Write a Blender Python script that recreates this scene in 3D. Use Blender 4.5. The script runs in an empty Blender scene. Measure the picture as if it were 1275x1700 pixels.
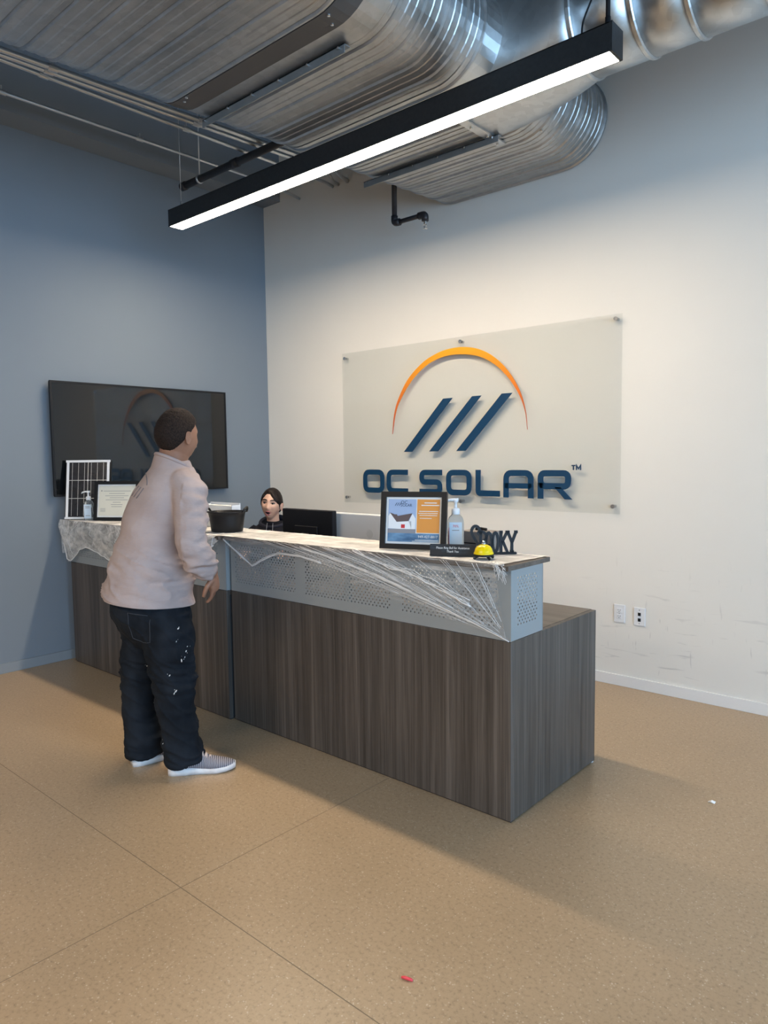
import bpy, bmesh, math, random
from math import pi, sin, cos, radians as R
from mathutils import Vector, Matrix, noise
from mathutils.geometry import tessellate_polygon
from mathutils.bvhtree import BVHTree

sc = bpy.context.scene
COL = sc.collection
rnd = random.Random(7)

# ------------------------------------------------------------------ camera
cd = bpy.data.cameras.new('camera')
cam = bpy.data.objects.new('camera', cd)
COL.objects.link(cam)
sc.camera = cam
F_PX = 1187.2
cd.sensor_fit = 'VERTICAL'
cd.sensor_height = 24.0
cd.lens = 24.0 * F_PX / 1700.0
cd.clip_start = 0.05
yaw, pitch, roll = 0.7212, -0.0773, -0.0126
fwd = Vector((-sin(yaw) * cos(pitch), cos(yaw) * cos(pitch), sin(pitch)))
rgt0 = Vector((cos(yaw), sin(yaw), 0))
up0 = rgt0.cross(fwd)
rgt = cos(roll) * rgt0 + sin(roll) * up0
upv = -sin(roll) * rgt0 + cos(roll) * up0
cam.matrix_world = Matrix(((rgt.x, upv.x, -fwd.x, 5.2463), (rgt.y, upv.y, -fwd.y, -4.3511),
                           (rgt.z, upv.z, -fwd.z, 1.4781), (0, 0, 0, 1)))

# ------------------------------------------------------------------ sky, daylight, exposure
w = bpy.data.worlds.new('sky')
sc.world = w
w.use_nodes = True
bg = w.node_tree.nodes['Background']
bg.inputs[0].default_value = (0.42, 0.68, 1.0, 1)
bg.inputs[1].default_value = 9.3
LED_STRENGTH = 86.0
LED_COLOR = (1.0, 0.83, 0.63)
WIN_X, WIN_Y0, WIN_Y1, WIN_Z0, WIN_Z1 = 11.0, -9.4, -1.0, 0.15, 4.1


def portal(loc, rot, sx, sy):
    ld = bpy.data.lights.new('daylight_portal', 'AREA')
    ld.shape = 'RECTANGLE'
    ld.size, ld.size_y = sx, sy
    ld.cycles.is_portal = True
    o = bpy.data.objects.new('daylight_portal', ld)
    o.location = loc
    o.rotation_euler = rot
    COL.objects.link(o)


portal((WIN_X - 0.02, (WIN_Y0 + WIN_Y1) / 2, (WIN_Z0 + WIN_Z1) / 2), (0, R(90), 0), WIN_Z1 - WIN_Z0, WIN_Y1 - WIN_Y0)
ld = bpy.data.lights.new('added_warm_fill', 'AREA')      # unseen warm fill, added behind the camera to light the desk front
ld.shape = 'RECTANGLE'
ld.size, ld.size_y = 3.2, .10
ld.color = (1.0, .83, .63)
ld.energy = 165
lo_ = bpy.data.objects.new('added_warm_fill', ld)
lo_.location = (3.2, -6.2, 3.11)
COL.objects.link(lo_)
vs = sc.view_settings
vs.view_transform = 'Standard'
vs.look = 'None'
vs.exposure = -0.04
vs.gamma = 1.0
vs.use_curve_mapping = False
try:
    sc.cycles.use_denoising = True
    sc.cycles.max_bounces = 10
    sc.cycles.diffuse_bounces = 5
    sc.cycles.transparent_max_bounces = 24
    sc.cycles.caustics_reflective = False
    sc.cycles.caustics_refractive = False
    sc.cycles.sample_clamp_indirect = 6.0
except Exception:
    pass


# ------------------------------------------------------------------ material helpers
def mat(name, color=(.5, .5, .5), rough=.5, metal=0.0, spec=.5, **kw):
    m = bpy.data.materials.new(name)
    m.use_nodes = True
    b = m.node_tree.nodes['Principled BSDF']
    b.inputs['Base Color'].default_value = (*color, 1)
    b.inputs['Roughness'].default_value = rough
    b.inputs['Metallic'].default_value = metal
    b.inputs['Specular IOR Level'].default_value = spec
    for k, v in kw.items():
        b.inputs[k].default_value = v
    m['b'] = b.name
    return m


def nd(m, t, **kw):
    n = m.node_tree.nodes.new(t)
    for k, v in kw.items():
        setattr(n, k, v)
    return n


def lk(m, a, b):
    m.node_tree.links.new(a, b)


def bsdf(m):
    return m.node_tree.nodes['Principled BSDF']


def noise_tex(m, scale=(1, 1, 1), detail=4, rough=.55, rot=(0, 0, 0), coord='Object', nscale=1.0, dist=0.0):
    tc = nd(m, 'ShaderNodeTexCoord')
    mp = nd(m, 'ShaderNodeMapping')
    mp.inputs['Scale'].default_value = scale
    mp.inputs['Rotation'].default_value = rot
    n = nd(m, 'ShaderNodeTexNoise')
    n.inputs['Scale'].default_value = nscale
    n.inputs['Detail'].default_value = detail
    n.inputs['Roughness'].default_value = rough
    n.inputs['Distortion'].default_value = dist
    lk(m, tc.outputs[coord], mp.inputs[0])
    lk(m, mp.outputs[0], n.inputs['Vector'])
    return n.outputs['Fac']


def ramp(m, fac, stops):
    r = nd(m, 'ShaderNodeValToRGB')
    e = r.color_ramp.elements
    while len(e) < len(stops):
        e.new(0.5)
    for i, (p, c) in enumerate(stops):
        e[i].position = p
        e[i].color = (*c, 1) if len(c) == 3 else c
    lk(m, fac, r.inputs[0])
    return r.outputs[0]


def mixc(m, a, b, fac, mode='MIX'):
    x = nd(m, 'ShaderNodeMix', data_type='RGBA', blend_type=mode)
    for sock, v in ((0, fac), (6, a), (7, b)):
        if hasattr(v, 'is_linked'):
            lk(m, v, x.inputs[sock])
        elif isinstance(v, (int, float)):
            x.inputs[sock].default_value = v
        else:
            x.inputs[sock].default_value = (*v, 1)
    return x.outputs[2]


def bump(m, h, strength=.2, dist=.01):
    b = nd(m, 'ShaderNodeBump')
    b.inputs['Strength'].default_value = strength
    b.inputs['Distance'].default_value = dist
    lk(m, h, b.inputs['Height'])
    lk(m, b.outputs[0], bsdf(m).inputs['Normal'])


def two_tone(name, c0, c1, scale, rough=.5, metal=0, p0=.35, p1=.65, detail=4, bmp=0, **kw):
    m = mat(name, c0, rough, metal)
    f = noise_tex(m, scale, detail, **kw)
    lk(m, ramp(m, f, [(p0, c0), (p1, c1)]), bsdf(m).inputs['Base Color'])
    bsdf(m).inputs['Specular IOR Level'].default_value = .18 if rough > .75 else .4
    if bmp:
        bump(m, f, bmp, .01)
    return m


# walls -------------------------------------------------------------
def wall_paint(name, c, marks=False):
    m = mat(name, c, .75, spec=.25)
    f = noise_tex(m, (1.3, 1.3, 1.3), 3)
    col = ramp(m, f, [(.3, tuple(x * .965 for x in c)), (.7, c)])
    if marks:
        tc = nd(m, 'ShaderNodeTexCoord')
        sep = nd(m, 'ShaderNodeSeparateXYZ')
        lk(m, tc.outputs['Object'], sep.inputs[0])
        hm = nd(m, 'ShaderNodeMapRange')
        lk(m, sep.outputs[2], hm.inputs[0])
        hm.inputs[1].default_value = 0.9
        hm.inputs[2].default_value = 0.15
        vm = nd(m, 'ShaderNodeMapRange')
        lk(m, sep.outputs[0], vm.inputs[0])
        vm.inputs[1].default_value = 2.6
        vm.inputs[2].default_value = 3.6
        hv = nd(m, 'ShaderNodeMath', operation='MULTIPLY')
        lk(m, hm.outputs[0], hv.inputs[0])
        lk(m, vm.outputs[0], hv.inputs[1])
        s1 = noise_tex(m, (3, 1, 26), 3, rot=(0, R(28), 0), dist=.6)
        s2 = noise_tex(m, (34, 1, 6), 2, rot=(0, R(-12), 0), dist=.3)
        r1 = ramp(m, s1, [(.62, (0, 0, 0)), (.72, (1, 1, 1))])
        r2 = ramp(m, s2, [(.66, (0, 0, 0)), (.74, (1, 1, 1))])
        a = nd(m, 'ShaderNodeMath', operation='MAXIMUM')
        lk(m, r1, a.inputs[0])
        lk(m, r2, a.inputs[1])
        k = nd(m, 'ShaderNodeMath', operation='MULTIPLY')
        lk(m, a.outputs[0], k.inputs[0])
        lk(m, hv.outputs[0], k.inputs[1])
        k2 = nd(m, 'ShaderNodeMath', operation='MULTIPLY')
        lk(m, k.outputs[0], k2.inputs[0])
        k2.inputs[1].default_value = .6
        col = mixc(m, col, (.34, .32, .30), k2.outputs[0])
    lk(m, col, bsdf(m).inputs['Base Color'])
    fine = noise_tex(m, (90, 90, 90), 2)
    bump(m, fine, .05, .002)
    return m


M_WHITE = wall_paint('white_wall_paint', (.80, .765, .70), True)
M_GRAY = wall_paint('gray_wall_paint', (.200, .228, .258))
M_CEIL = wall_paint('ceiling_paint', (.22, .24, .26))
M_TRIMW = mat('white_trim', (.80, .78, .75), .45)
M_TRIMG = mat('gray_trim', (.23, .25, .265), .45)


def concrete():
    m = mat('polished_concrete', (.3, .24, .18), .3)
    big = noise_tex(m, (.9, .9, .9), 4, dist=.3)
    c = ramp(m, big, [(.18, (.335, .240, .145)), (.5, (.412, .295, .180)), (.84, (.465, .342, .215))])
    f = noise_tex(m, (75, 75, 75), 3, .75)
    c2 = ramp(m, f, [(.28, (.48, .46, .44)), (.48, (.95, .95, .95)), (.70, (1.0, 1.0, 1.0))])
    c = mixc(m, c, c2, .75, 'MULTIPLY')
    v = nd(m, 'ShaderNodeTexVoronoi')
    v.inputs['Scale'].default_value = 95
    tc = nd(m, 'ShaderNodeTexCoord')
    lk(m, tc.outputs['Object'], v.inputs['Vector'])
    sp = ramp(m, v.outputs['Distance'], [(.16, (1, 1, 1)), (.30, (0, 0, 0))])
    n2 = noise_tex(m, (40, 40, 40), 2)
    sel = ramp(m, n2, [(.46, (0, 0, 0)), (.60, (1, 1, 1))])
    k = nd(m, 'ShaderNodeMath', operation='MULTIPLY')
    lk(m, sp, k.inputs[0])
    lk(m, sel, k.inputs[1])
    k.inputs[1].default_value = 1
    k3 = nd(m, 'ShaderNodeMath', operation='MULTIPLY')
    lk(m, k.outputs[0], k3.inputs[0])
    k3.inputs[1].default_value = .8
    c = mixc(m, c, (.58, .48, .36), k3.outputs[0])
    lk(m, c, bsdf(m).inputs['Base Color'])
    rr = ramp(m, big, [(.1, (.26, .26, .26)), (.9, (.42, .42, .42))])
    lk(m, rr, bsdf(m).inputs['Roughness'])
    bump(m, f, .06, .002)
    return m


M_FLOOR = concrete()
M_JOINT = mat('joint_filler', (.19, .145, .095), .7)


def wood(name, c0, c1, c2, axis='z', rough=.42):
    m = mat(name, c1, rough)
    sc_ = {'z': (26, 26, .55), 'x': (.55, 26, 26)}[axis]
    sf = {'z': (190, 190, 2.2), 'x': (2.2, 190, 190)}[axis]
    sb = {'z': (5, 5, .35), 'x': (.35, 5, 5)}[axis]
    a = noise_tex(m, sc_, 5, .65, dist=.4)
    b_ = noise_tex(m, sf, 3, .6)
    g = noise_tex(m, sb, 2)
    col = ramp(m, a, [(.30, c0), (.5, c1), (.70, c2)])
    col = mixc(m, col, ramp(m, b_, [(.35, (.55, .55, .55)), (.6, (1, 1, 1))]), .8, 'MULTIPLY')
    col = mixc(m, col, ramp(m, g, [(.35, (.72, .72, .72)), (.65, (1.12, 1.1, 1.08))]), .8, 'MULTIPLY')
    lk(m, col, bsdf(m).inputs['Base Color'])
    bump(m, b_, .08, .001)
    return m


M_WOOD = wood('dark_laminate', (.055, .044, .036), (.105, .086, .072), (.165, .138, .118))
M_WOODT = wood('dark_laminate_top', (.075, .058, .046), (.14, .11, .088), (.19, .152, .125), 'x', .35)
M_EDGE = mat('dark_edge_band', (.05, .048, .048), .4)
M_BLACKGAP = mat('black_gap', (.012, .012, .013), .6)
M_SILVER = mat('silver_painted_metal', (.34, .36, .36), .45, .25)
M_STEEL = mat('brushed_steel', (.62, .62, .62), .25, 1.0)


def galvanized(name, c0, c1, rough, nscale):
    m = mat(name, c0, rough, 1.0)
    v = nd(m, 'ShaderNodeTexVoronoi')
    v.inputs['Scale'].default_value = 26
    tc = nd(m, 'ShaderNodeTexCoord')
    lk(m, tc.outputs['Object'], v.inputs['Vector'])
    f = noise_tex(m, nscale, 4, .6)
    c = ramp(m, f, [(.3, c0), (.7, c1)])
    hs = ramp(m, v.outputs['Color'], [(.2, (.88, .88, .88)), (.8, (1.06, 1.06, 1.06))])
    c = mixc(m, c, hs, .6, 'MULTIPLY')
    lk(m, c, bsdf(m).inputs['Base Color'])
    r = ramp(m, f, [(.3, (rough - .07,) * 3), (.7, (rough + .1,) * 3)])
    lk(m, r, bsdf(m).inputs['Roughness'])
    return m


M_GALV = galvanized('galvanized_ribbed_steel', (.42, .43, .43), (.58, .58, .575), .40, (1.2, 9, 9))
M_GALV2 = galvanized('galvanized_smooth_steel', (.54, .555, .56), (.66, .665, .66), .33, (2, 2, 2))
M_GALV3 = two_tone('galvanized_angle_steel', (.20, .22, .23), (.26, .28, .29), (6, 6, 6), .45, .3)
M_DUCTDARK = mat('grey_sealant_band', (.085, .08, .078), .6, .2)
M_COND = mat('conduit_steel', (.62, .63, .64), .35, .9)
M_PIPE = mat('black_iron_pipe', (.022, .021, .024), .45, .2)
M_BLACK = mat('black_plastic', (.010, .010, .011), .42, spec=.25)
M_BLACKM = mat('black_matte', (.009, .009, .011), .65, spec=.25)
M_HOUS = two_tone('black_powder_coat', (.016, .017, .018), (.022, .023, .024), (60, 60, 60), .5)
M_SCREEN = mat('dark_tv_glass', (.006, .007, .008), .04, 0, .55)
M_WPLAST = mat('white_plastic', (.78, .78, .78), .35)
M_PAPER = mat('white_paper', (.84, .83, .80), .8)
M_CREAM = mat('cream_paper', (.74, .71, .60), .8)
M_INK = mat('grey_print', (.28, .28, .27), .8)
M_NAVY = mat('navy_blue_enamel', (.006, .045, .105), .35)
M_YEL = mat('yellow_enamel', (.85, .62, .0), .22)
M_CHROME = mat('chrome', (.8, .8, .8), .12, 1.0)
M_RED = mat('red_plastic', (.75, .06, .08), .4)
M_REDINK = mat('red_print', (.6, .03, .04), .6)
M_CELL = two_tone('solar_cell', (.010, .010, .013), (.018, .018, .022), (30, 30, 30), .22)
M_SKYINK = mat('pale_blue_print', (.36, .47, .68), .6)
M_ORINK = mat('orange_print', (.80, .32, .06), .6)
M_NAVINK = two_tone('blue_band_print', (.04, .11, .22), (.16, .32, .50), (9, 9, 30), .6)
M_ROOF = mat('roof_print', (.13, .09, .09), .7)
M_HOUSE = mat('house_print', (.86, .86, .86), .7)
M_DRIVE = mat('driveway_print', (.27, .27, .29), .7)
M_TAUPE = mat('taupe_board', (.26, .22, .19), .5)
M_CLEAR = mat('clear_gel_bottle', (.86, .93, .96), .08, **{'Transmission Weight': .85, 'IOR': 1.2})
M_LABEL = mat('pale_label', (.62, .72, .80), .5)

M_LED = bpy.data.materials.new('led_diffuser')
M_LED.use_nodes = True
_nt = M_LED.node_tree
_nt.nodes.clear()
_e = _nt.nodes.new('ShaderNodeEmission')
_o = _nt.nodes.new('ShaderNodeOutputMaterial')
_e.inputs[0].default_value = (*LED_COLOR, 1)
_e.inputs[1].default_value = LED_STRENGTH
_nt.links.new(_e.outputs[0], _o.inputs[0])


def acrylic():
    m = bpy.data.materials.new('clear_acrylic')
    m.use_nodes = True
    nt = m.node_tree
    nt.nodes.clear()
    out = nt.nodes.new('ShaderNodeOutputMaterial')
    tr = nt.nodes.new('ShaderNodeBsdfTransparent')
    tr.inputs[0].default_value = (.965, .97, .965, 1)
    gl = nt.nodes.new('ShaderNodeBsdfGlossy')
    gl.inputs['Roughness'].default_value = .06
    mx = nt.nodes.new('ShaderNodeMixShader')
    mx.inputs[0].default_value = .035
    nt.links.new(tr.outputs[0], mx.inputs[1])
    nt.links.new(gl.outputs[0], mx.inputs[2])
    nt.links.new(mx.outputs[0], out.inputs[0])
    return m


M_ACRYL = acrylic()


def web_mat(name, scale, rot, lo, hi, a0, a1, coord='Object'):
    m = mat(name, (.84, .82, .79), .9, spec=.1)
    f = noise_tex(m, scale, 5, .68, rot=rot, coord=coord, dist=.5)
    f2 = noise_tex(m, (7, 7, 7), 3, coord=coord)
    a = ramp(m, f, [(lo, (a0,) * 3), (hi, (a1,) * 3)])
    b2 = ramp(m, f2, [(.3, (.55,) * 3), (.65, (1,) * 3)])
    k = nd(m, 'ShaderNodeMath', operation='MULTIPLY')
    lk(m, a, k.inputs[0])
    lk(m, b2, k.inputs[1])
    lk(m, k.outputs[0], bsdf(m).inputs['Alpha'])
    return m


M_WEBTOP = web_mat('web_top_fibre', (4, 60, 60), (0, 0, R(4)), .30, .55, .75, 1.0)
M_WEBFILM = web_mat('web_film_fibre', (5, 60, 75), (0, R(24), 0), .42, .80, .05, .68)
M_WEBSIDE = web_mat('web_dense_fibre', (14, 30, 26), (0, R(-30), 0), .32, .66, .30, .98)
M_WEBROPE = mat('web_rope_fibre', (.86, .85, .83), .9, spec=.1)


# ------------------------------------------------------------------ mesh helpers
def link(name, bm, m, parent=None, smooth=False, loc=None):
    me = bpy.data.meshes.new(name)
    bm.normal_update()
    bm.to_mesh(me)
    bm.free()
    for x in (m if isinstance(m, (list, tuple)) else [m]):
        me.materials.append(x)
    if smooth:
        me.polygons.foreach_set('use_smooth', [True] * len(me.polygons))
    o = bpy.data.objects.new(name, me)
    COL.objects.link(o)
    if parent is not None:
        o.parent = parent
    if loc:
        o.location = loc
    return o


def tag(o, label, cat, group=None, kind=None):
    o['label'] = label
    o['category'] = cat
    if group:
        o['group'] = group
    if kind:
        o['kind'] = kind
    return o


def thing(name, label, cat, loc=(0, 0, 0), rz=0, group=None, rx=0):
    o = bpy.data.objects.new(name, None)
    o.empty_display_size = .1
    COL.objects.link(o)
    o.location = loc
    o.rotation_euler = (rx, 0, rz)
    return tag(o, label, cat, group)


def struct(name, bm, m, parent=None, smooth=False):
    o = link(name, bm, m, parent, smooth)
    o['kind'] = 'structure'
    return o


def box(bm, x0, x1, y0, y1, z0, z1, bev=0, mi=0, M=None):
    vs_ = [bm.verts.new(Vector(c)) for c in ((x0, y0, z0), (x1, y0, z0), (x1, y1, z0), (x0, y1, z0),
                                           (x0, y0, z1), (x1, y0, z1), (x1, y1, z1), (x0, y1, z1))]
    fs = [bm.faces.new([vs_[i] for i in q]) for q in ((0, 3, 2, 1), (4, 5, 6, 7), (0, 1, 5, 4), (1, 2, 6, 5), (2, 3, 7, 6), (3, 0, 4, 7))]
    geom = vs_
    if bev:
        es = list({e for f in fs for e in f.edges})
        r = bmesh.ops.bevel(bm, geom=es, offset=bev, segments=2, affect='EDGES', profile=.5)
        geom = list({v for f in r['faces'] for v in f.verts} | {v for v in vs_ if v.is_valid})
        fs = list({f for v in geom for f in v.link_faces})
    for f in fs:
        if f.is_valid:
            f.material_index = mi
    if M is not None:
        bmesh.ops.transform(bm, matrix=M, verts=[v for v in geom if v.is_valid])
    return bm


def B(*a, **k):
    return box(bmesh.new(), *a, **k)


def frame_at(d):
    d = d.normalized()
    a = Vector((0, 0, 1)) if abs(d.z) < .9 else Vector((1, 0, 0))
    x = d.cross(a).normalized()
    return x, d.cross(x).normalized()


def tube(bm, pts, rad, n=10, caps=True, flat=None, mi=0):
    """tapered tube through pts; rad scalar or list; flat=(vector, factor) squeezes across vector"""
    pts = [Vector(p) for p in pts]
    if not isinstance(rad, (list, tuple)):
        rad = [rad] * len(pts)
    rings = []
    px = None
    for i, p in enumerate(pts):
        d = (pts[min(i + 1, len(pts) - 1)] - pts[max(i - 1, 0)])
        if px is None:
            x, y = frame_at(d)
        else:
            dn = d.normalized()
            x = (px - dn * px.dot(dn)).normalized()
            y = dn.cross(x)
        px = x
        ring = []
        for k in range(n):
            a = 2 * pi * k / n
            off = (x * cos(a) + y * sin(a)) * rad[i]
            if flat:
                fv = flat[0].normalized()
                off -= fv * off.dot(fv) * (1 - flat[1])
            ring.append(bm.verts.new(p + off))
        rings.append(ring)
    for a, b in zip(rings, rings[1:]):
        for k in range(n):
            f = bm.faces.new((a[k], a[(k + 1) % n], b[(k + 1) % n], b[k]))
            f.material_index = mi
    if caps:
        bm.faces.new(rings[0][::-1]).material_index = mi
        bm.faces.new(rings[-1]).material_index = mi
    return bm


def lathe(bm, prof, n=24, c=(0, 0, 0), mi=0, sy=1.0):
    rings = []
    for r, z in prof:
        rings.append([bm.verts.new((c[0] + r * cos(2 * pi * k / n), c[1] + sy * r * sin(2 * pi * k / n), c[2] + z)) for k in range(n)])
    for a, b in zip(rings, rings[1:]):
        for k in range(n):
            bm.faces.new((a[k], a[(k + 1) % n], b[(k + 1) % n], b[k])).material_index = mi
    bm.faces.new(rings[0][::-1]).material_index = mi
    bm.faces.new(rings[-1]).material_index = mi
    return bm


def loft(bm, rings, caps=True, closed=True, mi=0):
    vr = [[bm.verts.new(p) for p in r] for r in rings]
    n = len(vr[0])
    for a, b in zip(vr, vr[1:]):
        for k in range(n if closed else n - 1):
            bm.faces.new((a[k], a[(k + 1) % n], b[(k + 1) % n], b[k])).material_index = mi
    if caps:
        bm.faces.new(vr[0][::-1])
        bm.faces.new(vr[-1])
    return bm


def prism(bm, loops, z0, z1, mi=0, M=None):
    """extrude 2D polygon (outer loop + holes) between z0 and z1"""
    flat = [p for l in loops for p in l]
    tris = tessellate_polygon([[Vector((x, y, 0)) for x, y in l] for l in loops])
    bot = [bm.verts.new((x, y, z0)) for x, y in flat]
    top = [bm.verts.new((x, y, z1)) for x, y in flat]
    for t in tris:
        a, b, c = (Vector((*flat[i], 0)) for i in t)
        if (b - a).cross(c - a).z < 0:
            t = t[::-1]
        try:
            bm.faces.new([top[i] for i in t]).material_index = mi
            bm.faces.new([bot[i] for i in t[::-1]]).material_index = mi
        except ValueError:
            pass
    k = 0
    for l in loops:
        n = len(l)
        for i in range(n):
            try:
                bm.faces.new((bot[k + i], bot[k + (i + 1) % n], top[k + (i + 1) % n], top[k + i])).material_index = mi
            except ValueError:
                pass
        k += n
    if M is not None:
        bmesh.ops.transform(bm, matrix=M, verts=bot + top)
    return bm


def fillet(pts, r, closed=False, seg=5):
    pts = [Vector(p) for p in pts]
    out = []
    n = len(pts)
    for i, p in enumerate(pts):
        if not closed and i in (0, n - 1):
            out.append(p)
            continue
        a = (pts[i - 1] - p)
        b = (pts[(i + 1) % n] - p)
        rr = min(r, a.length * .49, b.length * .49)
        s, e = p + a.normalized() * rr, p + b.normalized() * rr
        for k in range(seg + 1):
            t = k / seg
            out.append(s * (1 - t) ** 2 + p * 2 * t * (1 - t) + e * t * t)
    return out


def stroke(pts, wd, r=0.0, closed=False):
    c = fillet(pts, r, closed) if r else [Vector(p) for p in pts]
    n = len(c)
    L, Rr = [], []
    for i in range(n):
        if closed:
            d0 = c[i] - c[i - 1]
            d1 = c[(i + 1) % n] - c[i]
        else:
            d0 = c[i] - c[max(i - 1, 0)] if i else c[1] - c[0]
            d1 = c[i + 1] - c[i] if i < n - 1 else c[i] - c[i - 1]
        d0, d1 = d0.normalized(), d1.normalized()
        n0, n1 = Vector((-d0.y, d0.x)), Vector((-d1.y, d1.x))
        nn = (n0 + n1).normalized()
        k = wd / 2 / max(.35, nn.dot(n0))
        L.append(tuple(c[i] + nn * k))
        Rr.append(tuple(c[i] - nn * k))
    return [L, Rr] if closed else [L + Rr[::-1]]


UPY = Matrix.Rotation(R(90), 4, 'X')      # local xy -> world xz, local z -> -y


def text(name, body, size, m, parent, loc, rot=(R(90), 0, 0), ext=.0006, align='CENTER', wscale=1.0, shear=0.0):
    c = bpy.data.curves.new(name, 'FONT')
    c.body = body
    c.size = size
    c.extrude = ext
    c.align_x = align
    c.align_y = 'CENTER'
    c.shear = shear
    c.resolution_u = 2
    c.materials.append(m)
    f = bpy.data.objects.new(name, c)
    COL.objects.link(f)
    me = bpy.data.meshes.new_from_object(f.evaluated_get(bpy.context.evaluated_depsgraph_get()))
    bpy.data.objects.remove(f)
    o = bpy.data.objects.new(name, me)
    COL.objects.link(o)
    o.parent = parent
    o.location = loc
    o.rotation_euler = rot
    o.scale = (wscale, 1, 1)
    return o


def remeshed(bm, voxel, smooth_it=4, fn=None):
    """voxel-union of overlapping closed shells into one continuous surface"""
    me = bpy.data.meshes.new('tmp')
    bmesh.ops.recalc_face_normals(bm, faces=bm.faces)
    bm.to_mesh(me)
    bm.free()
    o = bpy.data.objects.new('tmp', me)
    COL.objects.link(o)
    rm = o.modifiers.new('r', 'REMESH')
    rm.mode = 'VOXEL'
    rm.voxel_size = voxel
    if smooth_it:
        s = o.modifiers.new('s', 'SMOOTH')
        s.factor = .5
        s.iterations = smooth_it
    dg = bpy.context.evaluated_depsgraph_get()
    me2 = bpy.data.meshes.new_from_object(o.evaluated_get(dg))
    bpy.data.objects.remove(o)
    bpy.data.meshes.remove(me)
    nb = bmesh.new()
    nb.from_mesh(me2)
    bpy.data.meshes.remove(me2)
    if fn:
        nb.normal_update()
        news = [fn(v.co, v.normal) for v in nb.verts]
        for v, q in zip(nb.verts, news):
            v.co = q
    return nb


# ------------------------------------------------------------------ room shell
ROOM_X, ROOM_Y, CEIL = 11.0, -10.0, 4.35
struct('wall_back', B(-.2, ROOM_X + .2, 0, .2, -.1, CEIL), M_WHITE)
struct('wall_left', B(-.2, 0, ROOM_Y, 0, -.1, CEIL), M_GRAY)
struct('wall_front', B(-.2, ROOM_X + .2, ROOM_Y - .2, ROOM_Y, -.1, CEIL), M_WHITE)
bm = bmesh.new()
box(bm, ROOM_X, ROOM_X + .2, ROOM_Y, 0, -.1, WIN_Z0)
box(bm, ROOM_X, ROOM_X + .2, ROOM_Y, 0, WIN_Z1, CEIL)
box(bm, ROOM_X, ROOM_X + .2, ROOM_Y, WIN_Y0, WIN_Z0, WIN_Z1)
box(bm, ROOM_X, ROOM_X + .2, WIN_Y1, 0, WIN_Z0, WIN_Z1)
struct('wall_right', bm, M_WHITE)
bm = bmesh.new()
for i in range(7):
    y = WIN_Y0 + (WIN_Y1 - WIN_Y0) * i / 6
    box(bm, ROOM_X + .04, ROOM_X + .12, y - .03, y + .03, WIN_Z0, WIN_Z1)
for z in (WIN_Z0 + .03, 2.4, WIN_Z1 - .03):
    box(bm, ROOM_X + .04, ROOM_X + .12, WIN_Y0, WIN_Y1, z - .03, z + .03)
struct('window_1', bm, mat('dark_window_frame', (.03, .03, .03), .4))
struct('ceiling', B(-.2, ROOM_X + .2, ROOM_Y - .2, .2, CEIL, CEIL + .15), M_CEIL)
struct('trim_1', B(0, .229, ROOM_Y, 0, 3.755, CEIL), M_GRAY)
fl = struct('floor', B(-.2, ROOM_X + .2, ROOM_Y - .2, .2, -.15, -.0008), M_JOINT)
xs = [-.2, 3.142, 6.4, ROOM_X + .2]
ys = [ROOM_Y - .2, -6.7, -3.048, .2]
for i in range(3):
    for j in range(3):
        g = .0018
        link('slab', B(xs[i] + g, xs[i + 1] - g, ys[j] + g, ys[j + 1] - g, -.0007, 0), M_FLOOR, fl)
struct('baseboard_back', B(.0, ROOM_X, -.013, 0, 0, .07, bev=.002), M_TRIMW)
struct('baseboard_left', B(0, .013, ROOM_Y, -.013, 0, .07, bev=.002), M_TRIMG)

# ------------------------------------------------------------------ ductwork
DX0, DX1, DZC, DR = 2.164, 3.020, 3.560, .268


def stadium(off, y=0, nseg=20):
    pts = []
    dx0 = DX0 + .074 * y
    for k in range(nseg + 1):
        a = -pi / 2 + pi * k / nseg
        pts.append((DX1 + (DR + off) * cos(a), DZC + (DR + off) * sin(a)))
    for k in range(nseg + 1):
        a = pi / 2 + pi * k / nseg
        pts.append((dx0 + (DR + off) * cos(a), DZC + (DR + off) * sin(a)))
    return pts


duct = thing('oval_duct', 'wide ribbed galvanized flat-oval duct running overhead into the white wall', 'duct')
ylist = []


def ribrange(y0, y1):
    y = y0
    i = 0
    while y > y1:
        big = (i % 3 == 0)
        h = .0085 if big else .0034
        for dy, off in ((0, 0), (.011, 0), (.016, h), (.024, h), (.029, 0)):
            ylist.append((y - dy, off))
        if big:
            ylist.append((y - .031, -.004))
            ylist.append((y - .034, 0))
        y -= .046
        i += 1


ribrange(-.004, -1.20)
bm = bmesh.new()
loft(bm, [[(x, y, z) for x, z in stadium(o, y)] for y, o in ylist])
link('ribbed_section', bm, M_GALV, duct, smooth=False)
ylist = []
ribrange(-1.33, -1.93)
bm = bmesh.new()
loft(bm, [[(x, y, z) for x, z in stadium(o, y)] for y, o in ylist])
link('ribbed_section', bm, M_GALV, duct)
ylist = []
ribrange(-2.185, -6.4)
bm = bmesh.new()
loft(bm, [[(x, y, z) for x, z in stadium(o, y)] for y, o in ylist])
link('ribbed_section', bm, M_GALV, duct)
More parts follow.
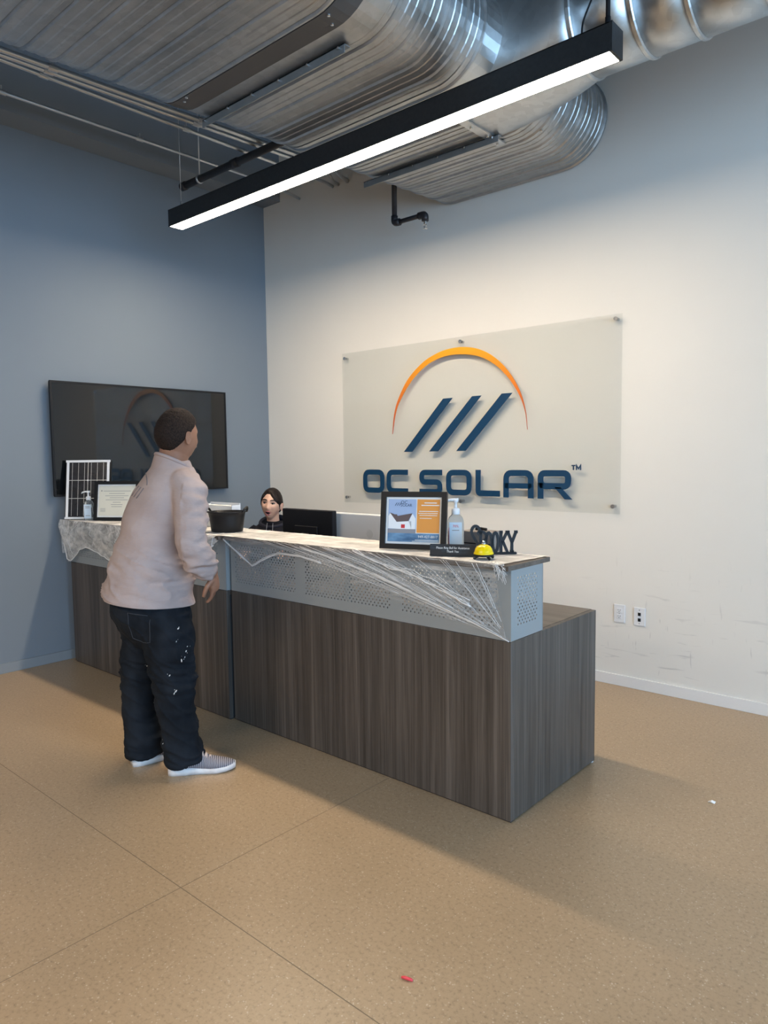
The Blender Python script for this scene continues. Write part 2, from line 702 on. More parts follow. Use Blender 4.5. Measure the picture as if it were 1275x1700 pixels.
# plain collars between the sections
bm = bmesh.new()
loft(bm, [[(x, y, z) for x, z in stadium(o, y)] for y, o in ((-1.17, -.01), (-1.171, .006), (-1.195, .006), (-1.20, .001), (-1.33, .001), (-1.335, .006), (-1.355, .006), (-1.356, -.01))])
link('collar', bm, M_GALV2, duct)
bm = bmesh.new()
loft(bm, [[(x, y, z) for x, z in stadium(o, y)] for y, o in ((-2.085, -.01), (-2.086, .007), (-2.13, .010), (-2.195, .009), (-2.196, -.01))])
o = link('coupling_band', bm, M_DUCTDARK, duct)
bm = bmesh.new()
loft(bm, [[(x, y, z) for x, z in stadium(o, y)] for y, o in ((-1.955, -.01), (-1.956, .004), (-2.02, .005), (-2.084, .004), (-2.0841, -.01))])
link('collar', bm, M_GALV, duct)
o = duct.children[-2]
o['label'] = 'dark sealed coupling band around the duct'
for xx, yy in ((2.02, -2.17), (2.06, -2.185), (3.03, -2.12), (3.06, -2.17), (3.16, -2.16)):
    a = max(0, xx - DX1)
    zz = DZC - math.sqrt(max(0, DR ** 2 - a * a)) - .008
    bm = bmesh.new()
    lathe(bm, [(.004, -.006), (.008, -.005), (.009, .003), (.009, .006)], 8, (xx, yy, zz))
    link('bolt', bm, M_CHROME, duct)


def angle(x0, x1, y):
    z = DZC - DR - .012
    bm = bmesh.new()
    box(bm, x0, x1, y - .038, y, z - .004, z)
    box(bm, x0, x1, y - .038, y - .034, z - .038, z)
    o = link('reinforcing_angle', bm, M_GALV3, duct)
    for k in range(6):
        xx = x0 + .03 + (x1 - x0 - .06) * k / 5
        bm = bmesh.new()
        tube(bm, [(xx, y - .039, z - .012), (xx, y - .047, z - .012)], .006, 8)
        link('screw', bm, M_CHROME, o)


angle(1.915, 2.975, -1.955)
angle(1.96, 2.99, -.735)

rd = thing('round_duct', 'round smooth galvanized branch duct with ring joints along the white wall', 'duct')
RY, RZ, RRD = -.94, 3.560, .245


def circ(x, r, n=40):
    return [(x, RY + r * cos(2 * pi * k / n), RZ + r * sin(2 * pi * k / n)) for k in range(n)]


def seg(x0, x1):
    bm = bmesh.new()
    ll = [(x0, RRD), (x1, RRD)]
    loft(bm, [circ(x, r) for x, r in ll])
    return link('pipe_section', bm, M_GALV2, rd, True)


edges = [3.62, 3.90, 4.13, 4.42, 4.62, 5.35, 6.2, 7.4]
for a_, b_ in zip(edges, edges[1:]):
    seg(a_, b_)
for x in edges[:-1]:
    bm = bmesh.new()
    loft(bm, [circ(xx, r) for xx, r in ((x - .014, RRD - .004), (x - .013, RRD + .003), (x - .007, RRD + .009), (x + .007, RRD + .009), (x + .013, RRD + .003), (x + .014, RRD - .004))])
    link('ring_joint', bm, M_GALV2, rd, False)
# tapered tee shoe onto the side of the oval duct
bm = bmesh.new()
rings = []
NS = 40
for t in [i / 10 for i in range(11)]:
    x = 3.62 + (2.93 - 3.62) * t
    rr = []
    for k in range(NS):
        a = 2 * pi * k / NS
        cy_, cz_ = cos(a), sin(a)
        e = 2 / (2 + 5 * t)
        yy = math.copysign(abs(cy_) ** e, cy_) * (RRD + .03 * t + .02 * t * t)
        zz = math.copysign(abs(cz_) ** e, cz_) * (RRD + (DR + .010 - RRD) * min(1, t * 1.8))
        rr.append((x, RY + yy, RZ + zz))
    rings.append(rr)
loft(bm, rings)
link('tee_fitting', bm, M_GALV2, rd, True)
bm = bmesh.new()
box(bm, 2.905, 2.96, RY - .30, RY + .30, DZC - DR - .016, DZC - DR - .008)
fo = link('flange', bm, M_GALV2, rd)
for xx, yy in ((2.93, -.68), (2.94, -.80), (2.93, -.95), (3.2, -.66)):
    bm = bmesh.new()
    lathe(bm, [(.005, -.012), (.009, -.01), (.009, .003)], 8, (xx, yy, DZC - DR - .014))
    link('bolt', bm, M_CHROME, rd)

# conduits and sprinkler pipes ----------------------------------------
for (xx, kx, zz, rr, xe, lab) in ((1.44, .0778, 3.60, .016, 1.075, 'silver conduit nearest the oval duct, right one of the close trio'),
                                  (1.366, .0694, 3.60, .014, .965, 'silver conduit in the middle of the close trio'),
                                  (1.169, .0146, 3.60, .013, .90, 'silver conduit on the left of the close trio of conduits'),
                                  (.626, .025, 3.70, .011, .49, 'single thin silver conduit nearest the gray wall')):
    bm = bmesh.new()

    def cx(y):
        return xx + kx * y
    tube(bm, fillet([(cx(-9.9), -9.9, zz), (cx(-.5), -.5, zz), (xe, -.06, 3.73), (xe, .0, 3.72)], .10), rr, 8)
    o = link('conduit', bm, M_COND, None, True)
    tag(o, lab, 'conduit', 'ceiling conduits')
    for yy in (-3.4, -2.45, -1.55):
        bm = bmesh.new()
        tube(bm, [(cx(yy), yy, zz), (cx(yy - .05), yy - .05, zz)], rr + .004, 10)
        link('coupling', bm, M_COND, o)
        link('strap', B(cx(yy) - .004, cx(yy) + .004, yy - .03, yy - .022, zz, zz + .04), M_COND, o)

sp = thing('sprinkler_pipe', 'black iron pipe crossing under the conduits near the gray wall', 'pipe')
bm = bmesh.new()
tube(bm, [(.40, -1.12, 3.545), (1.62, -1.12, 3.545), (1.70, -1.12, 3.60), (1.70, -1.12, CEIL)], .026, 12)
link('pipe', bm, M_PIPE, sp, True)
for a_, b_ in ((.40, .45), (1.02, 1.09)):
    bm = bmesh.new()
    tube(bm, [(a_, -1.12, 3.545), (b_, -1.12, 3.545)], .031, 12)
    link('fitting', bm, M_PIPE, sp, True)
bm = bmesh.new()
tube(bm, [(.62, -1.12, 3.545), (.634, -1.12, 3.545)], .033, 12)
tube(bm, [(.627, -1.12, 3.57), (.627, -1.12, CEIL)], .005, 6)
link('hanger', bm, M_COND, sp, True)

sh = thing('drop_sprinkler', 'black drop pipe with elbow and sprinkler head below the duct end', 'sprinkler')
bm = bmesh.new()
tube(bm, [(1.821, -.3, CEIL), (1.821, -.3, 3.16)], .019, 12)
tube(bm, [(1.821, -.3, 3.155), (2.085, -.3, 3.155)], .016, 12)
link('pipe', bm, M_PIPE, sh, True)
bm = bmesh.new()
tube(bm, fillet([(1.821, -.3, 3.205), (1.821, -.3, 3.155), (1.87, -.3, 3.155)], .03), .025, 12)
link('elbow', bm, M_PIPE, sh, True)
bm = bmesh.new()
tube(bm, fillet([(2.045, -.3, 3.155), (2.10, -.3, 3.155), (2.10, -.3, 3.11)], .03), .025, 12)
link('elbow', bm, M_PIPE, sh, True)
bm = bmesh.new()
tube(bm, [(2.10, -.3, 3.11), (2.10, -.3, 3.09)], .010, 8)
for s in (-1, 1):
    tube(bm, [(2.10, -.3, 3.095), (2.10 + s * .012, -.3, 3.08), (2.10, -.3, 3.062)], .0028, 6)
lathe(bm, [(.018, -.002), (.018, 0)], 12, (2.10, -.3, 3.058))
link('head', bm, M_STEEL, sh)

# ------------------------------------------------------------------ linear light
LX0, LX1, LY0, LY1, LZ0, LZ1 = .717, 3.957, -1.453, -1.347, 3.107, 3.222
lt = thing('linear_pendant_light', 'long black linear LED pendant with a glowing white underside', 'light')
bm = bmesh.new()
t = .004
box(bm, LX0, LX1, LY0, LY0 + t, LZ0, LZ1)
box(bm, LX0, LX1, LY1 - t, LY1, LZ0, LZ1)
box(bm, LX0, LX1, LY0, LY1, LZ1 - t, LZ1)
link('housing', bm, M_HOUS, lt)
for a, b in ((LX0, LX0 + .012), (LX1 - .012, LX1)):
    link('end_cap', B(a - .0005, b + .0005, LY0 - .0005, LY1 + .0005, LZ0, LZ1 + .0005), M_HOUS, lt)
link('diffuser', B(LX0 + .012, LX1 - .012, LY0 + t, LY1 - t, LZ0 + .001, LZ0 + .012), M_LED, lt)
for x, r in ((.80, .0018), (3.915, .010)):
    bm = bmesh.new()
    tube(bm, [(x, -1.40, LZ1), (x, -1.40, LZ1 + .05)], .006 if r < .005 else .012, 8)
    tube(bm, [(x, -1.40, LZ1 + .04), (x, -1.40, CEIL)], r, 8)
    o = link('suspension', bm, M_COND if r < .005 else M_BLACKM, lt, True)
bm = bmesh.new()
tube(bm, fillet([(3.80, -1.40, LZ1), (3.80, -1.40, LZ1 + .07), (3.88, -1.40, LZ1 + .22), (3.89, -1.40, CEIL)], .08), .004, 8)
link('power_cord', bm, M_BLACKM, lt, True)

# ------------------------------------------------------------------ TV
tv = thing('television', 'large black wall-mounted flat television on the gray wall', 'television')
TY0, TY1, TZ0, TZ1 = -2.054, -.538, 1.218, 2.051
link('back_case', B(.045, .068, TY0 + .004, TY1 - .004, TZ0 + .004, TZ1 - .004, bev=.004), M_BLACKM, tv)
bm = bmesh.new()
bz = .014
box(bm, .066, .078, TY0, TY1, TZ0, TZ0 + bz)
box(bm, .066, .078, TY0, TY1, TZ1 - bz, TZ1)
box(bm, .066, .078, TY0, TY0 + bz, TZ0 + bz, TZ1 - bz)
box(bm, .066, .078, TY1 - bz, TY1, TZ0 + bz, TZ1 - bz)
link('bezel', bm, M_BLACK, tv)
link('screen', B(.068, .0745, TY0 + bz, TY1 - bz, TZ0 + bz, TZ1 - bz), M_SCREEN, tv)
link('wall_mount', B(.0, .046, -1.6, -1.0, 1.4, 1.85), M_BLACKM, tv)

# ------------------------------------------------------------------ wall sign
sg = thing('wall_sign', 'clear acrylic panel with orange arc and navy OC SOLAR lettering', 'sign')
SY = -.036
link('acrylic_panel', B(1.008, 3.411, SY, SY + .012, 1.10, 2.335, bev=.0015), M_ACRYL, sg)
for x, z in ((1.040, 2.293), (2.208, 2.30), (3.373, 2.306), (1.040, 1.142), (2.208, 1.145), (3.368, 1.148)):
    bm = bmesh.new()
    tube(bm, [(x, 0, z), (x, SY + .012, z)], .010, 14)
    tube(bm, [(x, SY, z), (x, SY - .008, z)], .013, 14)
    link('standoff', bm, M_STEEL, sg, False)
SGM = Matrix.Translation((-.0122, SY, -.00344)) @ Matrix.Diagonal((1.002325, 1, 1.002325, 1)) @ UPY


def sign_part(name, loops_list, m):
    bm = bmesh.new()
    for lp in loops_list:
        prism(bm, lp, .0005, .006, M=SGM)
    return link(name, bm, m, sg)


W_ = .042
h0, h1 = 1.187, 1.375
i_ = W_ / 2


def rect_c(x0, x1):
    return [(x0 + i_, h0 + i_), (x1 - i_, h0 + i_), (x1 - i_, h1 - i_), (x0 + i_, h1 - i_)]


LET = [
    ('O', [stroke(rect_c(1.243, 1.472), W_, .045, True)]),
    ('C', [stroke([(1.716, h1 - i_), (1.498 + i_, h1 - i_), (1.498 + i_, h0 + i_), (1.716, h0 + i_)], W_, .045)]),
    ('S', [stroke([(2.046, h1 - i_), (1.831 + i_, h1 - i_), (1.831 + i_, 1.281), (2.046 - i_, 1.281), (2.046 - i_, h0 + i_), (1.831, h0 + i_)], W_, .045)]),
    ('O', [stroke(rect_c(2.084, 2.310), W_, .045, True)]),
    ('L', [stroke([(2.346 + i_, h1), (2.346 + i_, h0 + i_), (2.548, h0 + i_)], W_, .02)]),
    ('A', [stroke([(2.578 + i_, h0 - .004), (2.578 + i_, h1 - i_), (2.814 - i_, h1 - i_), (2.814 - i_, h0 - .004)], W_, .045),
           stroke([(2.59, 1.266), (2.80, 1.266)], .036)]),
    ('R', [stroke([(2.846 + i_, 1.268), (2.846 + i_, h1 - i_), (3.089 - i_, h1 - i_), (3.089 - i_, 1.268)], W_, .035, True), [[(2.846, h0 - .004), (2.846 + W_, h0 - .004), (2.846 + W_, 1.29), (2.846, 1.29)]],
           [[(2.97, 1.262), (3.015, 1.262), (3.098, h0 - .004), (3.045, h0 - .004)]]]),
]
for nm, lp in LET:
    sign_part('letter', lp, M_NAVY)
sign_part('trademark', [stroke([(3.092, 1.405), (3.118, 1.405)], .008), stroke([(3.105, 1.405), (3.105, 1.376)], .008),
                        stroke([(3.126, 1.376), (3.126, 1.406), (3.140, 1.384), (3.154, 1.406), (3.154, 1.376)], .007)], M_NAVY)
for q in ([(1.679, 1.512), (1.762, 1.512), (2.144, 1.900), (2.061, 1.900)],
          [(1.927, 1.512), (2.010, 1.512), (2.396, 1.901), (2.318, 1.901)],
          [(2.177, 1.512), (2.258, 1.512), (2.648, 1.903), (2.564, 1.903)]):
    sign_part('slash', [[q]], M_NAVY)
M_ARC = mat('orange_arc_enamel', (.8, .35, .03), .35)
tc_ = nd(M_ARC, 'ShaderNodeTexCoord')
sp_ = nd(M_ARC, 'ShaderNodeSeparateXYZ')
mr_ = nd(M_ARC, 'ShaderNodeMapRange')
lk(M_ARC, tc_.outputs['Object'], sp_.inputs[0])
lk(M_ARC, sp_.outputs[2], mr_.inputs[0])
mr_.inputs[1].default_value = 1.65
mr_.inputs[2].default_value = 2.26
lk(M_ARC, ramp(M_ARC, mr_.outputs[0], [(0, (.50, .06, .02)), (.45, (.72, .17, .02)), (1, (.90, .40, .01))]), bsdf(M_ARC).inputs['Base Color'])


def catmull(P, n=8):
    P = [Vector(p) for p in P]
    P = [P[0] * 2 - P[1]] + P + [P[-1] * 2 - P[-2]]
    out = []
    for i in range(1, len(P) - 2):
        for k in range(n):
            t_ = k / n
            a, b, c, d = P[i - 1:i + 3]
            out.append(.5 * ((2 * b) + (c - a) * t_ + (2 * a - 5 * b + 4 * c - d) * t_ ** 2 + (3 * b - a - 3 * c + d) * t_ ** 3))
    out.append(P[-2])
    return out


outer = catmull([(1.555, 1.655), (1.575, 1.801), (1.618, 1.920), (1.72, 2.070), (1.866, 2.183), (2.005, 2.239), (2.124, 2.259), (2.235, 2.258), (2.351, 2.235), (2.459, 2.186), (2.56, 2.108), (2.645, 2.009), (2.712, 1.89), (2.748, 1.769), (2.761, 1.649)])
inner = catmull([(1.557, 1.655), (1.587, 1.801), (1.634, 1.905), (1.746, 2.046), (1.882, 2.149), (2.005, 2.196), (2.124, 2.212), (2.230, 2.207), (2.341, 2.187), (2.44, 2.147), (2.541, 2.078), (2.628, 1.988), (2.702, 1.876), (2.744, 1.765), (2.760, 1.649)])
sign_part('arc', [[[((p[0] + .0122) / 1.002325, (p[1] + .00344) / 1.002325) for p in outer] + [((p[0] + .0122) / 1.002325, (p[1] + .00344) / 1.002325) for p in inner[::-1]]]], M_ARC)

# ------------------------------------------------------------------ wall plates
def wall_plate(cx, cz, label, kind):
    o = thing(kind, label, 'outlet', (cx, 0, cz), 0)
    link('cover_plate', B(-.0365, .0365, -.007, 0, -.0575, .0575, bev=.003), M_WPLAST, o)
    if kind == 'power_outlet':
        for s in (-1, 1):
            r = link('receptacle', B(-.017, .017, -.010, -.006, s * .0195 - .0145, s * .0195 + .0145, bev=.002), M_WPLAST, o)
            bm = bmesh.new()
            box(bm, -.0075, -.0055, -.0106, -.0095, s * .0195, s * .0195 + .008)
            box(bm, .0055, .0075, -.0106, -.0095, s * .0195, s * .0195 + .008)
            tube(bm, [(0, -.0106, s * .0195 - .006), (0, -.0095, s * .0195 - .006)], .0026, 8)
            link('slots', bm, M_BLACKM, r)
        bm = bmesh.new()
        tube(bm, [(0, -.0075, 0), (0, -.006, 0)], .003, 8)
        link('screw', bm, M_STEEL, o)
    else:
        for z in (.016, -.020):
            r = link('jack', B(-.009, .009, -.009, -.006, z - .010, z + .010, bev=.001), M_BLACKM, o)
        for z in (.042, -.042):
            bm = bmesh.new()
            tube(bm, [(0, -.0078, z), (0, -.006, z)], .003, 8)
            link('screw', bm, M_STEEL, o)


wall_plate(3.406, .466, 'white duplex power outlet plate, left of the two wall plates', 'power_outlet')
wall_plate(3.535, .462, 'white data plate with two black jacks, right of the two wall plates', 'data_outlet')

# ------------------------------------------------------------------ reception desk
DH, FY, BY, MY = .742, -1.945, -1.179, -1.69
CT0, CT1 = 1.030, 1.050


def perforated(name, x0, x1, z0, z1, groups, parent, y=None, axis='x', m=None):
    """sheet with round holes cut through: groups = list of (u0,u1,v0,v1)"""
    bm = bmesh.new()
    PW, PH, HR = .0226, .0135, .0044

    def v(u, z):
        return bm.verts.new((u, y, z) if axis == 'x' else (y, u, z))

    def quad(a, b, c, d):
        if b - a > 1e-5 and d - c > 1e-5:
            bm.faces.new((v(a, c), v(b, c), v(b, d), v(a, d)))

    us = x0
    gz0, gz1 = groups[0][2], groups[0][3]
    nrow = int(round((gz1 - gz0) / PH))
    gz1 = gz0 + nrow * PH
    quad(x0, x1, z0, gz0)
    quad(x0, x1, gz1, z1)
    for (u0, u1, _, _) in groups:
        quad(us, u0, gz0, gz1)
        nc = int(round((u1 - u0 - PW / 2) / PW))
        u1 = u0 + nc * PW + PW / 2
        us = u1
        for r in range(nrow):
            zb, zt = gz0 + r * PH, gz0 + (r + 1) * PH
            s = u0 + (PW / 2 if r % 2 else 0)
            if r % 2:
                quad(u0, s, zb, zt)
            else:
                quad(u1 - PW / 2, u1, zb, zt)
            for c in range(nc):
                a = s + c * PW
                b = a + PW
                cu, cz = (a + b) / 2, (zb + zt) / 2
                hole = [v(cu + HR * cos(pi / 4 * k), cz + HR * sin(pi / 4 * k)) for k in range(8)]
                cor = [v(b, cz), v(b, zt), v(cu, zt), v(a, zt), v(a, cz), v(a, zb), v(cu, zb), v(b, zb)]
                for k in range(8):
                    bm.faces.new((hole[k], cor[k], cor[(k + 1) % 8], hole[(k + 1) % 8]))
    quad(us, x1, gz0, gz1)
    bmesh.ops.remove_doubles(bm, verts=bm.verts, dist=1e-6)
    o = link(name, bm, m or M_SILVER, parent)
    so = o.modifiers.new('thickness', 'SOLIDIFY')
    so.thickness = .0015
    so.offset = 0
    return o


def desk(name, label, x0, x1, fy, end, groups):
    d = thing(name, label, 'desk', ((x0 + x1) / 2, -1.6, 0))
    inv = Matrix.Translation((-(x0 + x1) / 2, 1.6, 0))

    def ad(nm, bm, m, smooth=False):
        bmesh.ops.transform(bm, matrix=inv, verts=bm.verts)
        return link(nm, bm, m, d, smooth)
    ad('front_panel', B(x0, x1, fy, fy + .022, .006, DH - .002, bev=.001), M_WOOD)
    ad('plinth', B(x0 + .004, x1 - .004, fy + .006, fy + .03, 0, .007), M_BLACKGAP)
    e0, e1 = (x1 - .022, x1) if end > 0 else (x0, x0 + .022)
    ad('end_panel', B(e0, e1, fy + .0225, BY, .006, DH - .002, bev=.001), M_WOOD)
    q0, q1 = (x0, x0 + .022) if end > 0 else (x1 - .022, x1)
    ad('inner_panel', B(q0, q1, fy + .0225, BY, .006, DH - .026), M_EDGE)
    ad('worktop', B(x0 + .022 * (end < 0), x1 - .022 * (end > 0), fy + .0225, BY, DH - .026, DH, bev=.001), M_WOODT)
    for xx in (x0 + .06, x1 - .011):
        bm = bmesh.new()
        lathe(bm, [(.010, 0), (.010, .0065)], 10, (xx, BY - .012, 0))
        ad('glide', bm, M_WPLAST)
    p = perforated('perforated_screen', x0, x1, DH + .001, CT0, groups, d, y=fy + .002)
    p.data.transform(inv)
    ex = x1 - .002 if end > 0 else x0 + .002
    p = perforated('perforated_end', fy + .004, MY, DH + .001, CT0, [(fy + .045, fy + .207, .796, 1.0)], d, y=ex, axis='y')
    p.data.transform(inv)
    eo = x1 - .014 if end > 0 else x0
    ad('upright', B(eo, eo + .014, MY - .003, MY, DH, CT0), M_SILVER)
    for s_ in (x0 + .3, (x0 + x1) / 2, x1 - .3):
        ad('upright', B(s_ - .012, s_ + .012, fy + .005, fy + .03, DH, CT0), M_SILVER)
    sx = x0 if end > 0 else x1 - .004
    ad('screen_side', B(sx, sx + .004, fy + .004, fy + .05, DH, CT0), M_SILVER)
    a, b = (x0, x1 + .014) if end > 0 else (x0 - .014, x1)
    ad('counter_shelf', B(a, b, fy - .042, MY + .035, CT0, CT1, bev=.002), M_WOODT)
    return d


desk('reception_desk', 'right section of the dark wood reception desk with the exposed end', 1.986, 3.788, FY, 1,
     [(2.02, 2.537, .790, 1.005), (2.59, 3.17, .790, 1.005), (3.222, 3.735, .790, 1.005)])
desk('reception_desk', 'left section of the dark wood reception desk, behind the standing man', .096, 1.968, FY - .022, -1,
     [(.16, .69, .790, 1.005), (.75, 1.31, .790, 1.005), (1.37, 1.90, .790, 1.005)])

WT = CT1 + .006     # top of the web on the counter

# ------------------------------------------------------------------ things on the counter
def picture_frame(name, label, x, y, rz, W, H, t, tilt):
    """leaning frame, base on the counter; returns Empty of thing and a tilted parent plane matrix helper"""
    o = thing(name, label, 'picture frame', (x, y, WT), rz)
    T = Matrix.Rotation(R(-tilt), 4, 'X')
    bm = bmesh.new()
    prism(bm, [[(-W / 2, 0), (W / 2, 0), (W / 2, H), (-W / 2, H)], [(-W / 2 + t, t), (-W / 2 + t, H - t), (W / 2 - t, H - t), (W / 2 - t, t)]], 0, .018, M=T @ UPY)
    link('frame', bm, M_BLACK, o)
    bm = bmesh.new()
    box(bm, -W / 2 + .004, W / 2 - .004, .0, .004, .004, H - .004, M=T)
    link('backing', bm, M_BLACKM, o)
    bm = bmesh.new()
    box(bm, -.03, .03, 0.002, .006, 0, H * .72, M=Matrix.Translation((0, H * .37, 0.0)) @ Matrix.Rotation(R(20), 4, 'X'))
    link('stand', bm, M_BLACKM, o)
    return o, T


def sheet(o, nm, T, loops, m, d, parent=None):
    bm = bmesh.new()
    for l in loops:
        prism(bm, [l], d, d + .0005, M=T @ UPY)
    r = link(nm, bm, m, parent or o)
    if nm in ('text_lines', 'logo_slashes'):
        r['kind'] = 'stuff'
    return r


def rc(x0, y0, x1, y1):
    return [(x0, y0), (x1, y0), (x1, y1), (x0, y1)]


fo, T = picture_frame('picture_frame', 'black framed blue and orange flyer with a house, beside the sanitizer', 3.215, -1.845, R(20.5), .314, .262, .024, 8)
pw = sheet(fo, 'print', T, [rc(-.136, .023, .136, .243)], M_PAPER, .006)
sheet(fo, 'sky_panel', T, [rc(-.123, .078, .012, .228)], M_SKYINK, .0068, pw)
sheet(fo, 'orange_panel', T, [rc(.016, .076, .123, .228)], M_ORINK, .0068, pw)
sheet(fo, 'blue_band', T, [rc(-.123, .034, .123, .073)], M_NAVINK, .0068, pw)
sheet(fo, 'driveway', T, [rc(-.123, .073, .012, .092)], M_DRIVE, .0076, pw)
sheet(fo, 'house', T, [[(-.121, .094), (-.075, .092), (-.075, .125), (-.114, .164), (-.121, .150)], [(-.075, .092), (-.010, .092), (-.010, .128), (-.075, .128)], [(-.010, .092), (.010, .092), (.010, .140), (-.005, .163), (-.022, .128)]], M_HOUSE, .0082, pw)
sheet(fo, 'roof', T, [[(-.114, .166), (-.080, .124), (-.024, .128), (-.006, .164), (-.076, .151), (-.080, .158), (-.090, .158)]], M_ROOF, .0090, pw)
sheet(fo, 'door', T, [rc(-.058, .096, -.040, .113)], M_REDINK, .0090, pw)
sheet(fo, 'text_lines', T, [rc(.050, .210, .108, .214), rc(.036, .199, .120, .203), rc(.026, .172, .116, .175), rc(.022, .163, .114, .1655), rc(.028, .154, .112, .1565), rc(.030, .141, .086, .1435),
                            rc(.010, .042, .120, .0445), rc(-.004, .0365, .122, .0385)], M_PAPER, .0076, pw)
M_INKN = mat('navy_print', (.03, .06, .12), .7)
sheet(fo, 'logo_slashes', T, [[(-.092 + k * .010, .198), (-.089 + k * .010, .198), (-.080 + k * .010, .212), (-.083 + k * .010, .212)] for k in range(3)], M_INKN, .0076, pw)
trot = (R(90 - 8), 0, 0)


def tpos(x, z, d):
    return T @ UPY @ Vector((x, z, d))


text('lettering', 'OC', .022, M_INKN, pw, tpos(-.047, .213, .0078), trot, .0002)
text('lettering', 'SOLAR', .018, M_INKN, pw, tpos(-.036, .200, .0078), trot, .0002)
text('lettering', '949-427-8817', .0165, M_PAPER, pw, tpos(.070, .058, .0078), trot, .0003)

co, T = picture_frame('picture_frame', 'black framed cream certificate standing left of the man', .555, -1.846, R(30), .34, .275, .022, 8)
pw = sheet(co, 'certificate', T, [rc(-.150, .021, .150, .255)], M_PAPER, .006)
pw2 = sheet(co, 'cream_field', T, [rc(-.138, .033, .138, .243)], M_CREAM, .0066, pw)
lines = []
for z, a, b in ((.205, -.105, .105), (.188, -.06, .06), (.172, -.09, .09), (.158, -.055, .055), (.143, -.085, .085), (.126, -.03, .03), (.110, -.045, .045), (.096, -.04, .04)):
    lines.append(rc(a, z, b, z + .003))
for z in (.062, .069, .076, .083):
    lines += [rc(-.125, z, -.085, z + .002), rc(.085, z, .125, z + .002)]
lines.append(rc(-.122, .203, -.114, .213))
sheet(co, 'text_lines', T, lines, M_INK, .0072, pw)

# solar panel sample
so = thing('solar_panel', 'small framed solar panel sample leaning at the left end of the counter', 'solar panel', (.258, -1.903, WT), R(39))
T = Matrix.Rotation(R(-9), 4, 'X')
PWD, PHT = .325, .425
bm = bmesh.new()
prism(bm, [rc(-PWD / 2, 0, PWD / 2, PHT)], 0, .022, M=T @ UPY)
link('back_sheet', bm, M_BLACK, so)
bm = bmesh.new()
for l in (rc(-PWD / 2, 0, PWD / 2, .014), rc(-PWD / 2, PHT - .016, PWD / 2, PHT)):
    prism(bm, [l], .0215, .026, M=T @ UPY)
for l in (rc(-PWD / 2 + .006, .010, -PWD / 2 + .024, PHT - .012), rc(PWD / 2 - .024, .010, PWD / 2 - .006, PHT - .012)):
    prism(bm, [l], .0215, .025, M=T @ UPY)
link('white_border', bm, M_WPLAST, so)
bm = bmesh.new()
for k in range(2):
    for j in range(3):
        x0 = -.137 + k * .138
        z0 = .020 + j * .131
        lp = fillet([(x0, z0), (x0 + .134, z0), (x0 + .134, z0 + .126), (x0, z0 + .126)], .014, True, 3)
        prism(bm, [[tuple(q) for q in lp]], .022, .0236, M=T @ UPY)
cells = link('cells', bm, M_CELL, so)
bm = bmesh.new()
for k in range(2):
    for q in range(3):
        x = -.137 + k * .138 + .134 * (q + .5) / 3
        prism(bm, [rc(x - .0012, .022, x + .0012, .406)], .0236, .0242, M=T @ UPY)
for x0, z0, x1, z1 in ((-.002, .018, .002, .41), (-.14, .1465, .14, .150), (-.14, .2775, .14, .281)):
    prism(bm, [rc(x0, z0, x1, z1)], .0222, .0238, M=T @ UPY)
link('busbars', bm, mat('busbar_silver', (.55, .55, .55), .35, .6), so)
bm = bmesh.new()
for z in (.1485, .279):
    prism(bm, [[(-.008, z), (0, z - .008), (.008, z), (0, z + .008)]], .0236, .0244, M=T @ UPY)
link('diamonds', bm, M_WPLAST, so)
bm = bmesh.new()
box(bm, -.02, .02, .0, .004, 0, .25, M=Matrix.Translation((0, .112, 0)) @ Matrix.Rotation(R(15), 4, 'X'))
link('stand', bm, M_BLACKM, so)


def sanitizer(label, x, y, rz, s, seventy):
    o = thing('hand_sanitizer', label, 'bottle', (x, y, WT), rz)
    bm = bmesh.new()
    loft(bm, [[(sx * .034 * s * e * math.copysign(abs(cos(a)) ** .6, cos(a)), .022 * s * e * math.copysign(abs(sin(a)) ** .6, sin(a)), z * s) for sx in (1,) for a in [2 * pi * k / 20 for k in range(20)]]
              for e, z in ((.94, 0), (1, .006), (1, .10), (.97, .118), (.80, .132), (.5, .142), (.38, .148))])
    link('bottle', bm, M_CLEAR, o, True)
    bm = bmesh.new()
    lathe(bm, [(.016 * s, .143 * s), (.017 * s, .146 * s), (.017 * s, .166 * s), (.008 * s, .170 * s), (.006 * s, .171 * s), (.006 * s, .192 * s), (.010 * s, .194 * s), (.010 * s, .206 * s)], 16)
    link('pump', bm, M_WPLAST, o, True)
    bm = bmesh.new()
    tube(bm, [(.012 * s, 0, .203 * s), (-.02 * s, 0, .203 * s), (-.042 * s, 0, .198 * s), (-.048 * s, 0, .190 * s)], [.007 * s, .006 * s, .005 * s, .0045 * s], 10)
    link('nozzle', bm, M_WPLAST, o, True)
    bm = bmesh.new()
    box(bm, -.026 * s, .026 * s, -.0228 * s, -.0222 * s, .012 * s, .112 * s)
    lb = link('label', bm, M_LABEL, o)
    if seventy:
        text('lettering', '70%', .016, M_REDINK, lb, (0, -.0234 * s, .096 * s), ext=.0002)
        bm = bmesh.new()
        box(bm, -.016, .016, -.0236 * s, -.0229 * s, .078 * s, .081 * s)
        link('text_lines', bm, M_INK, lb)
        bm = bmesh.new()
        box(bm, -.031, -.028, -.0210 * s, -.0190 * s, .015 * s, .09 * s)
        link('side_text', bm, M_REDINK, lb)
    else:
        bm = bmesh.new()
        for z in (.096, .086, .03):
            box(bm, -.016, .016, -.0236 * s, -.0229 * s, z * s, (z + .004) * s)
        link('text_lines', bm, M_INK, lb)['kind'] = 'stuff'
    return o


